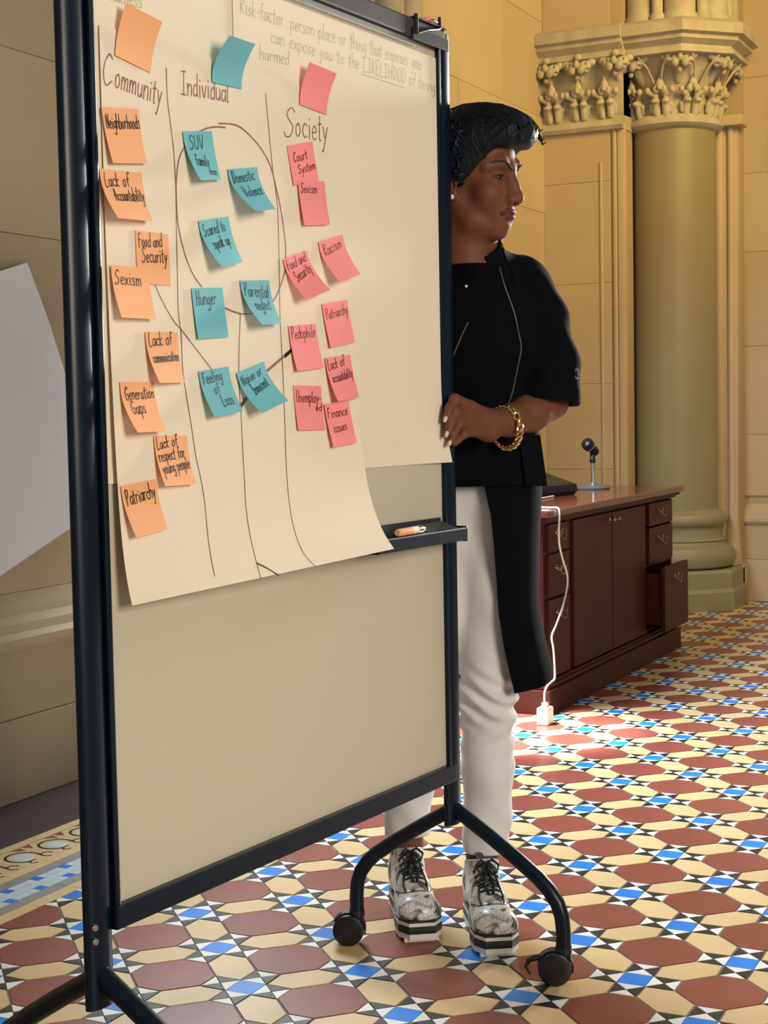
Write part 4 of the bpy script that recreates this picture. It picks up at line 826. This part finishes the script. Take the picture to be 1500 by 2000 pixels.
# ---- rest of the body
B = SDF((-.30, -.33, .06), (.27, .12, 1.47), .0042)
B.ell((.005, -.125, 1.28), (.14, .088, .15), .03); B.cap((-.12, -.125, 1.36), (.105, -.13, 1.365), .040, .040, .04); B.cap((0, -.16, 1.38), (.008, -.212, 1.46), .052, .050, .04); B.ell((0, -.09, 1.08), (.115, .085, .15), .04); B.ell((0, -.06, .95), (.115, .075, .09), .03)
B.chain([(.055, -.05, .90, .066), (.045, -.055, .72, .060), (.022, -.068, .49, .048), (.022, -.050, .34, .047), (.008, -.072, .15, .029), (.006, -.075, .10, .030)], .03); B.cap((.006, -.08, .10), (.02, -.17, .075), .028, .022, .02)
B.chain([(-.055, -.04, .90, .066), (-.08, -.045, .72, .060), (-.112, -.05, .49, .048), (-.135, -.03, .34, .047), (-.160, -.01, .15, .029), (-.163, .0, .10, .030)], .03); B.cap((-.163, .0, .10), (-.155, -.09, .075), .028, .022, .02)
B.chain([(.120, -.125, 1.345, .040), (.165, -.115, 1.24, .040), (.172, -.092, 1.135, .036)], .02)
B.chain([(-.155, -.12, 1.36, .042), (-.19, -.09, 1.22, .040), (-.205, -.075, 1.10, .036), (-.205, -.12, .97, .028), (-.20, -.16, .87, .022)], .02)
for k in range(5): B.cap((-.198+.001*k, -.165-.012*(k-2), .865), (-.195, -.178-.013*(k-2), .79+.006*abs(k-2)), .010, .0085, .004)
Bp, Bf = B.nets()
Hw = xf(Hp, HM); P_all = np.concatenate([Hw, Ap, Bp]); F_all = np.concatenate([Hf, Af+len(Hp), Bf+len(Hp)+len(Ap)])
bme = npmesh('body', P_all, F_all); at = bme.attributes.new('tint', 'FLOAT', 'POINT'); at.data.foreach_set('value', np.concatenate([lip, np.zeros(len(Ap)+len(Bp))]).astype(np.float32))
link('body', bme, 'skin', PER)
def hobj(name, mt, f, smooth=True):
    b = MB(); f(b); me = b.me(name, smooth); me.transform(HM); return link(name, me, mt, PER)
for s in (1, -1):
    e_ = MB(); bmesh.ops.create_uvsphere(e_.bm, u_segments=24, v_segments=16, radius=.0126); me = e_.me('eyeball', True); me.transform(HM @ Matrix.Translation((s*.031, .0705, -.001))); eo = link('eyeball', me, 'eye', PER)
    i_ = MB(); i_.lathe([(.0068, -.0006), (.0058, .0008), (.0035, .0016), (0, .0019)], n=20); me = i_.me('iris', True)
    me.transform(HM @ Matrix.Translation((s*.031, .0705, -.0012)) @ Matrix.Rotation(R(-24), 4, 'Z') @ Matrix.Translation((0, .0114, 0)) @ Matrix.Rotation(R(-90), 4, 'X')); link('iris', me, 'iris', eo)
    pts = [on_head(s*x, z, .0004) for x, z in ((.010, .0130), (.018, .0180), (.028, .0235), (.038, .0275), (.048, .0280), (.056, .0255))]
    hobj('eyebrow', 'brow', lambda b: b.tube(pts, [.0018, .0028, .0028, .0024, .0017, .0007], 8, sy=1.0))
    def lash(b):
        up = []; lo = []
        for t in np.linspace(-1, 1, 11):
            dx = t*.0142; z = .0044*math.sqrt(max(0, 1-t*t))-.0012; up.append((s*.031+dx, .0712+math.sqrt(max(1e-6, .0143**2-dx*dx-z*z)), z)); lo.append((s*.031+dx, .0708+math.sqrt(max(1e-6, .0143**2-dx*dx-z*z)), -z-.0030))
        b.tube(up, .0011, 6); b.tube(lo, .0005, 6)
    hobj('eyelashes', 'brow', lash)
    if s == 1: hobj('pearl_earring', 'pearl', lambda b: (b.lathe([(0, -.0055), (.0038, -.004), (.0055, 0), (.0038, .004), (0, .0055)], (.081, -.003, -.036), 16)))
# ---- hair
HR = SDF((-.12, -.165, -.11), (.12, .185, .185), .0025)
HR.ell((0, -.028, .045), (.088, .108, .092), .01); HR.ell((0, .020, .078), (.078, .108, .072), .02); HR.ell((-.002, .092, .086), (.060, .050, .034), .02)
def hf(x, y, z):
    g = np.interp(y, [-.12, -.05, -.03, -.005, .005, .024, .056, .066, .082, .10, .15], [-.10, -.095, -.035, -.028, -.006, .004, .028, .046, .060, .056, .054])-np.abs(x)*.0
    g = g+np.clip((.055-np.abs(x))*.28, 0, .02)*(y > .04)
    bk = 1/(1+np.exp((y-.0)/.012)); nz = bk*(.0026*np.sin(x*210+np.sin(y*90)*2+z*120)*np.sin(y*170+z*140))+(1-bk)*.0014*np.sin((z-.6*y)*260+4*np.sin(y*30))*(np.abs(x) > .03)+0*x
    return nz
HR.warp(hf)
def cutf(s):
    sl, P = s._sl(s.lo, s.lo+s.h*s.n); x, y, z = P
    g = np.interp(y, [-.12, -.05, -.03, -.005, .005, .024, .056, .066, .082, .10, .15], [-.10, -.095, -.045, -.030, -.010, .002, .026, .044, .058, .056, .056]); d = (g-z)*.75+0*x
    hh = np.maximum(.006-np.abs(s.f-d), 0)/.006; s.f = (np.maximum(s.f, d)+hh*hh*.006*.25).astype(np.float32)
cutf(HR); Rp, Rf = HR.nets(); RB = bvh(Rp, Rf)
hair = link('hair', npmesh('hair', xf(Rp, HM), Rf), 'hair', PER)
def locks(b):
    rng = random.Random(3)
    for k in range(46):
        x = -.062+.124*k/45+rng.uniform(-.002, .002); dz = rng.uniform(-.002, .003); sp = rng.uniform(-.006, .006)
        pts = []
        for y in (-.035, .0, .035, .07, .10, .125):
            h = RB.ray_cast(Vector((x*(1-.25*max(0, y)/.13), y, .25)), Vector((0, 0, -1)))
            if h[0] is not None: pts.append(h[0]+Vector((sp*y*4, 0, -.001+dz)))
        if len(pts) < 5: continue
        l = pts[-1]; up = rng.uniform(.2, 1)
        pts += [Vector((l.x, l.y+.008, l.z-.010)), Vector((l.x+sp, l.y+.009+.003*up, l.z-.020+.003*up))]
        if k % 9 == 0: pts.append(Vector((l.x+sp*2, l.y+.018, l.z-.014)))
        b.tube(pts, [.001]+[.0030]*(len(pts)-3)+[.0026, .0008], 6)
    for k in range(420):     # short curls on side and back
        a = rng.uniform(0, 2*math.pi); zz = rng.uniform(-.07, .15); o = Vector((math.cos(a)*.2, -.03+math.sin(a)*.2, zz)); d = (Vector((0, -.03, zz*.55+.02))-o).normalized()
        h = RB.ray_cast(o, d)
        if h[0] is None or h[0].y > .025: continue
        n = h[1].normalized(); t = n.cross(Vector((rng.uniform(-.4, .4), rng.uniform(-.4, .4), 1))).normalized(); u = n.cross(t); r = rng.uniform(.005, .009); ph_ = rng.uniform(0, 6.28); c = h[0]+n*.0005
        b.tube([c+(t*math.cos(ph_+q)+u*math.sin(ph_+q))*r*(1-.12*q/1)+n*(.0035*math.sin(q*.7)) for q in np.linspace(0, 4.2, 8)], [.0012, .0026, .003, .003, .003, .0026, .002, .0008], 5)
    for k in range(460):     # strands combed from the crown to the hairline
        ph = rng.uniform(-1.75, 1.75)*(1 if k % 3 else .6); pole = Vector((0, -.35, .94)); fw_ = Vector((0, .94, .35)); rt_ = Vector((1, 0, 0)); C0 = Vector((0, -.01, .045)); pts = []; dph = rng.uniform(-.10, .10); rr = rng.uniform(.0010, .0021)
        th = rng.uniform(.15, 1.2); th1 = th+rng.uniform(.5, 1.1)
        while th < th1:
            q = ph+dph*math.sin(th*5); d = pole*math.cos(th)+(fw_*math.cos(q)+rt_*math.sin(q))*math.sin(th); h = RB.ray_cast(C0+d*.3, -d)
            if h[0] is None or h[1].z < -.6: break
            pts.append(h[0]+h[1].normalized()*.0003); th += .11
        if len(pts) > 3: b.tube(pts, [.0004]+[rr]*(len(pts)-2)+[.0004], 5)
    for k in range(0):
        y = rng.uniform(.0, .085); h0 = Vector((.2, y, rng.uniform(.02, .09))); h = RB.ray_cast(h0, Vector((-1, 0, 0)))
        if h[0] is None: continue
        c = h[0]; b.tube([c+Vector((.001, -.0, .02)), c+Vector((.002, .003, .0)), c+Vector((-.001, .004, -.018)), c+Vector((-.004, .002, -.030))], [.001, .0024, .0018, .0006], 5)
lb = MB(); locks(lb); lm = lb.me('curls', True); lm.transform(HM); tag(link('curls', lm, 'hair', hair), kind='stuff')
# ---- tunic
T_ = SDF((-.28, -.30, .92), (.26, .10, 1.50), .0034)
T_.ell((.005, -.128, 1.28), (.152, .100, .165), .02); T_.cap((-.13, -.125, 1.368), (.110, -.13, 1.374), .050, .050, .06); T_.cap((0, -.165, 1.39), (.008, -.205, 1.436), .066, .062, .05); T_.ell((.010, -.10, 1.07), (.128, .098, .17), .05); T_.ell((.008, -.085, .965), (.138, .102, .10), .04)
def wr(x, y, z): return .0018*np.sin(z*70+x*25+np.sin(y*40)*1.5)+.0012*np.sin(x*90+z*35)
T_.warp(wr); T_.half((0, 0, .955), (0, 0, -1)); T_.cap((.004, -.195, 1.42), (.012, -.26, 1.52), .052, .062, .006, 's'); T_.half((.0, -.21, 1.466), (-.22, -.25, 1.0))
for sg, ch, cut in ((1, [(.122, -.125, 1.355, .056), (.146, -.12, 1.295, .057), (.163, -.12, 1.20, .061), (.157, -.128, 1.115, .069)], ((.150, -.13, 1.128), (-.12, -.12, -1))), (-1, [(-.145, -.125, 1.365, .058), (-.175, -.11, 1.26, .057), (-.195, -.09, 1.12, .062), (-.20, -.09, 1.05, .066)], ((-.2, -.09, 1.12), (.0, -.05, -1)))):
    S_ = SDF((-.28, -.30, .92), (.26, .10, 1.50), .0034); S_.chain(ch, .02); S_.warp(wr); S_.half(*cut)
    if sg == 1: S_.cap((ch[2][0], ch[2][1], 1.17), (ch[3][0]-.004, ch[3][1]-.004, 1.10), .048, .060, .004, 's')
    hh = np.maximum(.02-np.abs(T_.f-S_.f), 0)/.02; T_.f = np.minimum(T_.f, S_.f)-hh*hh*.02*.25
Tp, Tf = T_.nets(); TB = bvh(Tp, Tf); tunic = link('tunic', npmesh('tunic', Tp, Tf), 'cloth', PER)
def onT(x, z, off=.0012, y0=-.5):
    h = TB.ray_cast(Vector((x, y0, z)), Vector((0, 1, 0))); return (Vector((x, -.2, z)) if h[0] is None else h[0])+Vector((0, -off, 0))
def crv(pts, n=5): return smooth3([Vector(p) for p in pts], n)
def smooth3(P, n):
    out = []
    for i in range(len(P)-1):
        a, b, c, d = P[max(i-1, 0)], P[i], P[i+1], P[min(i+2, len(P)-1)]
        for k in range(n):
            t = k/n; out.append(.5*((2*b)+(c-a)*t+(2*a-5*b+4*c-d)*t*t+(3*b-a-3*c+d)*t**3))
    return out+[P[-1]]
z1_ = [onT(p.x, p.y) for p in smooth3([Vector((x, z, 0)) for x, z in ((.060, 1.40), (.070, 1.363), (.088, 1.311), (.097, 1.269), (.102, 1.238), (.094, 1.196), (.085, 1.154), (.075, 1.123))], 4)]
grp('zip', 'zip', tunic, lambda b: b.tube(z1_, .0013, 6), smooth=True)
z2_ = [onT(p.x, p.y) for p in smooth3([Vector((x, z, 0)) for x, z in ((-.005, 1.292), (-.018, 1.266), (-.034, 1.23), (-.05, 1.19))], 4)]
grp('zip', 'zip', tunic, lambda b: b.tube(z2_, .0014, 6), smooth=True)
st_ = onT(-.008, 1.363); grp('stud', 'pearl', tunic, lambda b: b.lathe([(.003, 0), (.003, -.001), (.0015, -.0025), (0, -.003)], st_, 10, axis='y'), smooth=True)
sm2 = [onT(p.x, p.y, .0016) for p in smooth3([Vector((x, z, 0)) for x, z in ((.066, 1.44), (.072, 1.42), (.084, 1.394), (.09, 1.37))], 3)]
grp('seam', 'cloth', tunic, lambda b: b.tube(sm2, .0022, 6), smooth=True)
pass
tb = empty('sleeve_tab', (.208, -.145, 1.182)); tb.parent = PER
grp('tab_strap', 'cloth', tb, lambda b: b.box(-.010, .010, -.016, .016, -.020, .020, .003)); grp('tab_ring', 'chrome', tb, lambda b: b.tube([(.009+.0045*math.cos(a), -.018+.001*math.sin(a), .010*math.sin(a)+.002) for a in np.linspace(0, 6.283, 18)], .0016, 6), smooth=True)
# long side tail of the tunic
def tail(a, b_):
    z = 1.09-b_*(1.09-.515)
    xl = np.interp(z, [.515, .61, .687, .764, .83, .896, .955, 1.09], [.080, .060, .049, .045, .041, .035, .023, .01]); xr = np.interp(z, [.535, .61, .70, .83, .942, 1.09], [.167, .150, .138, .142, .148, .143])
    dz = .020*np.clip(a/.6, 0, 1)*b_**3
    yl = np.interp(z, [.515, .9, 1.09], [-.150, -.176, -.18]); w_ = np.interp(z, [.515, .9, 1.09], [.0, .01, .012])
    if a < .6:
        t = a/.6; x = xl+(xr-xl)*math.sin(t*math.pi/2)**1.0; y = yl+(-.05-yl)*(1-math.cos(t*math.pi/2))
    else:
        t = (a-.6)/.4; x = xr-.045*t*t; y = -.05+.12*t
    return x, -(y+.003*math.sin(a*16)*b_), z+dz
o = sheetobj('tunic_tail', tail, 24, 30, .0035, 'cloth', (0, 0, 0), PER)
def flap(a, b_): x = .096+a*.046+b_*.014; return x, .176-a*.052-b_*.010+.004, 1.062-b_*.108-a*.004
sheetobj('pocket_flap', flap, 6, 8, .004, 'cloth', (0, 0, 0), PER)
# ---- trousers
K_ = SDF((-.30, -.25, .13), (.22, .12, 1.02), .0036)
K_.ell((0, -.06, .94), (.118, .088, .08), .03)
K_.chain([(.044, -.058, .90, .084), (.040, -.062, .72, .077), (.022, -.075, .49, .0575), (.022, -.068, .34, .0535), (.017, -.072, .14, .0500)], .03)
K_.chain([(-.050, -.048, .90, .084), (-.080, -.05, .72, .078), (-.115, -.055, .49, .0575), (-.140, -.035, .34, .0535), (-.168, -.008, .14, .0515)], .03)
def kw(x, y, z):
    kn = np.exp(-((z-.50)/.05)**2)*.0065*np.sin(z*150+x*75+np.sin(x*40)*1.2)+np.exp(-((z-.42)/.06)**2)*.004*np.sin(z*120-x*60)
    return kn+.0018*np.sin(z*30+x*55)+np.exp(-((z-.20)/.05)**2)*.003*np.sin(x*90+z*45)
K_.warp(kw)
sl_, P_ = K_._sl(K_.lo, K_.lo+K_.h*K_.n); K_.f = np.maximum(K_.f, ((.158+np.where(P_[0] < -.07, .022, 0))-P_[2]+0*P_[1]).astype(np.float32))
K_.cap((.017, -.072, .17), (.017, -.072, .10), .044, .044, .002, 's'); K_.cap((-.166, -.010, .19), (-.168, -.008, .10), .045, .045, .002, 's')
trousers = link('trousers', npmesh('trousers', *K_.nets()), 'denim', PER); KB = None
# ---- platform shoes
def shoe(x, y, ang):
    s = empty('shoe', (x, y, 0), ang); s.parent = PER
    poly = [(-.028, .0), (.028, .0), (.037, .03), (.036, .10), (.045, .165), (.049, .205), (.046, .240), (.027, .268), (-.027, .268), (-.046, .240), (-.049, .205), (-.044, .165), (-.035, .10), (-.037, .03)]
    def sc(f, dy=0): return [(px*f, (py-.134)*f+.134+dy) for px, py in poly]
    def lug(b):
        b.prism(sc(1.0), .006, .018)
        for k in range(9):
            yy = .008+k*.0295; wv = np.interp(yy, [0, .1, .2, .27], [.036, .035, .048, .030]); b.box(-wv, wv, yy, min(yy+.017, .266), 0, .0065)
    grp('lug_sole', 'solew', s, lug); grp('mid_sole', 'soleb', s, lambda b: b.loft([[(px, py, z) for px, py in sc(f)] for f, z in ((1.012, .018), (1.018, .026), (1.012, .034))]))
    grp('foxing', 'solew', s, lambda b: b.prism(sc(1.008), .034, .041)); grp('welt', 'soleb', s, lambda b: b.loft([[(px, py, z) for px, py in sc(f)] for f, z in ((1.0, .041), (1.0, .046), (.96, .047))]))
    U = SDF((-.06, -.02, .03), (.06, .285, .18), .0022)
    U.ell((0, .040, .080), (.036, .042, .055), .01); U.cap((0, .055, .075), (0, .15, .072), .036, .040, .02); U.ell((0, .195, .055), (.044, .070, .036), .02); U.cap((-.020, .236, .054), (.020, .236, .054), .022, .022, .03)
    U.cap((0, .06, .10), (0, .155, .085), .034, .026, .02); U.cap((0, .052, .105), (0, .060, .145), .038, .037, .01); U.cap((0, .105, .115), (0, .085, .150), .026, .026, .02)
    U.half((0, 0, .045), (0, 0, -1)); U.half((0, .09, .152), (0, -.30, 1)); U.cap((0, .055, .115), (0, .062, .20), .031, .034, .003, 's')
    Up, Uf = U.nets(); up = link('upper', npmesh('upper', Up, Uf), 'snake', s); UB = bvh(Up, Uf)
    def onU(px, py, off=.001):
        h = UB.ray_cast(Vector((px, py+.10, .30)), Vector((0, -.10, -.30)).normalized() if False else Vector((0, 0, -1)))
        h = UB.ray_cast(Vector((px, py, .30)), Vector((0, 0, -1))); return (Vector((px, py, .1)) if h[0] is None else h[0])+Vector((0, off*.5, off))
    def lace(b):
        rows = [.112, .124, .136, .148, .160, .172]
        for k, yy in enumerate(rows):
            w_ = .019-.0005*k; b.tube([onU(-w_-.006, yy-.003, .0), onU(-w_, yy), onU(-w_*.4, yy+.003, .003), onU(w_*.4, yy+.003, .003), onU(w_, yy), onU(w_+.006, yy-.003, .0)], .0026, 6)
            if k: b.tube([onU(-w_, yy), onU(0, yy-.006, .003), onU(w_, rows[k-1])], .0024, 6); b.tube([onU(w_, yy), onU(0, yy-.006, .004), onU(-w_, rows[k-1])], .0024, 6)
        c = onU(0, .118, .006)
        for sx in (-1, 1):
            b.tube([c, c+Vector((sx*.012, .004, .010)), c+Vector((sx*.024, .018, .002)), c+Vector((sx*.018, .030, -.012)), c+Vector((sx*.006, .012, -.002)), c], .0028, 6)
            b.tube([c, c+Vector((sx*.010, .015, .002)), onU(sx*.020, .150, .004), onU(sx*.026, .178, .003), onU(sx*.024, .196, .003)], .0024, 6)
            b.tube([c, onU(sx*.006, .140, .006), onU(sx*.010, .165, .004), onU(sx*.004, .185, .003)], .0026, 6)
        b.loft([[(x_*.016, .098+y_*.003, .12+z_) for x_, y_, z_ in ((-1, -1, 0), (1, -1, 0), (1, 1, 0), (-1, 1, 0))], [(x_*.017, .088+y_*.003, .166+z_) for x_, y_, z_ in ((-1, -1, 0), (1, -1, 0), (1, 1, 0), (-1, 1, 0))]])
    grp('laces', 'soleb', s, lace, smooth=True)
    seam_ = [onU(px, py, .0006) for px, py in smoothp([(-.040, .165), (-.030, .190), (-.018, .203), (0, .208), (.018, .203), (.030, .190), (.040, .165)], 4)]
    grp('toe_seam', 'soleb', s, lambda b: b.tube(seam_, .0010, 6), smooth=True)
    grp('pull_loop', 'pink', s, lambda b: b.tube([(-.006, .090, .155), (-.008, .086, .170), (0, .084, .176), (.008, .086, .170), (.006, .090, .155)], .0028, 6), smooth=True)
    return s
shoe(-.172, .056, R(180+11)); shoe(-.004, -.030, R(180+9))
# ---- fingernails and bracelet
for k, fg in enumerate(FING[:3]):
    d = (Vector(fg[3][:3])-Vector(fg[2][:3])).normalized(); c = Vector(fg[3][:3])+d*.0035+Vector((-.30, -.80, 0)).normalized()*(fg[3][3]*.70)
    n_ = MB(); bmesh.ops.create_uvsphere(n_.bm, u_segments=12, v_segments=8, radius=1); me = n_.me('fingernail', True)
    q = d.to_track_quat('Z', 'Y').to_matrix().to_4x4(); me.transform(Matrix.Translation(c) @ q @ Matrix.Diagonal((.0046, .0034, .0078, 1))); link('fingernail', me, 'nail', PER)
br = empty('bracelet', (.067, -.226, 1.076)); br.parent = PER; br['label'] = 'chunky gold chain bracelet'
ax = Vector((-.61, -.76, -.10)).normalized(); eu = Vector((.78, -.62, 0)); eu = (eu-ax*eu.dot(ax)).normalized(); ev = ax.cross(eu)
lk = MB(); lk.tube([(.0082*math.cos(a), .0052*math.sin(a), 0) for a in np.linspace(0, 2*math.pi, 15)], .0023, 8, caps=False); lm_ = lk.me('link', True)
NL = 21
for k in range(NL):
    a = 2*math.pi*k/NL; p = eu*(.0375*math.cos(a))+ev*(.0425*math.sin(a)); t = (eu*(-math.sin(a))+ev*math.cos(a)).normalized(); n_ = p.normalized(); bt = t.cross(n_)
    M_ = Matrix((t, bt, n_)).transposed().to_4x4(); o = link('link', lm_, 'gold', br, p); o.rotation_euler = (M_ @ Matrix.Rotation(R(38), 4, 'X') @ Matrix.Rotation(R(30), 4, 'Z')).to_euler()
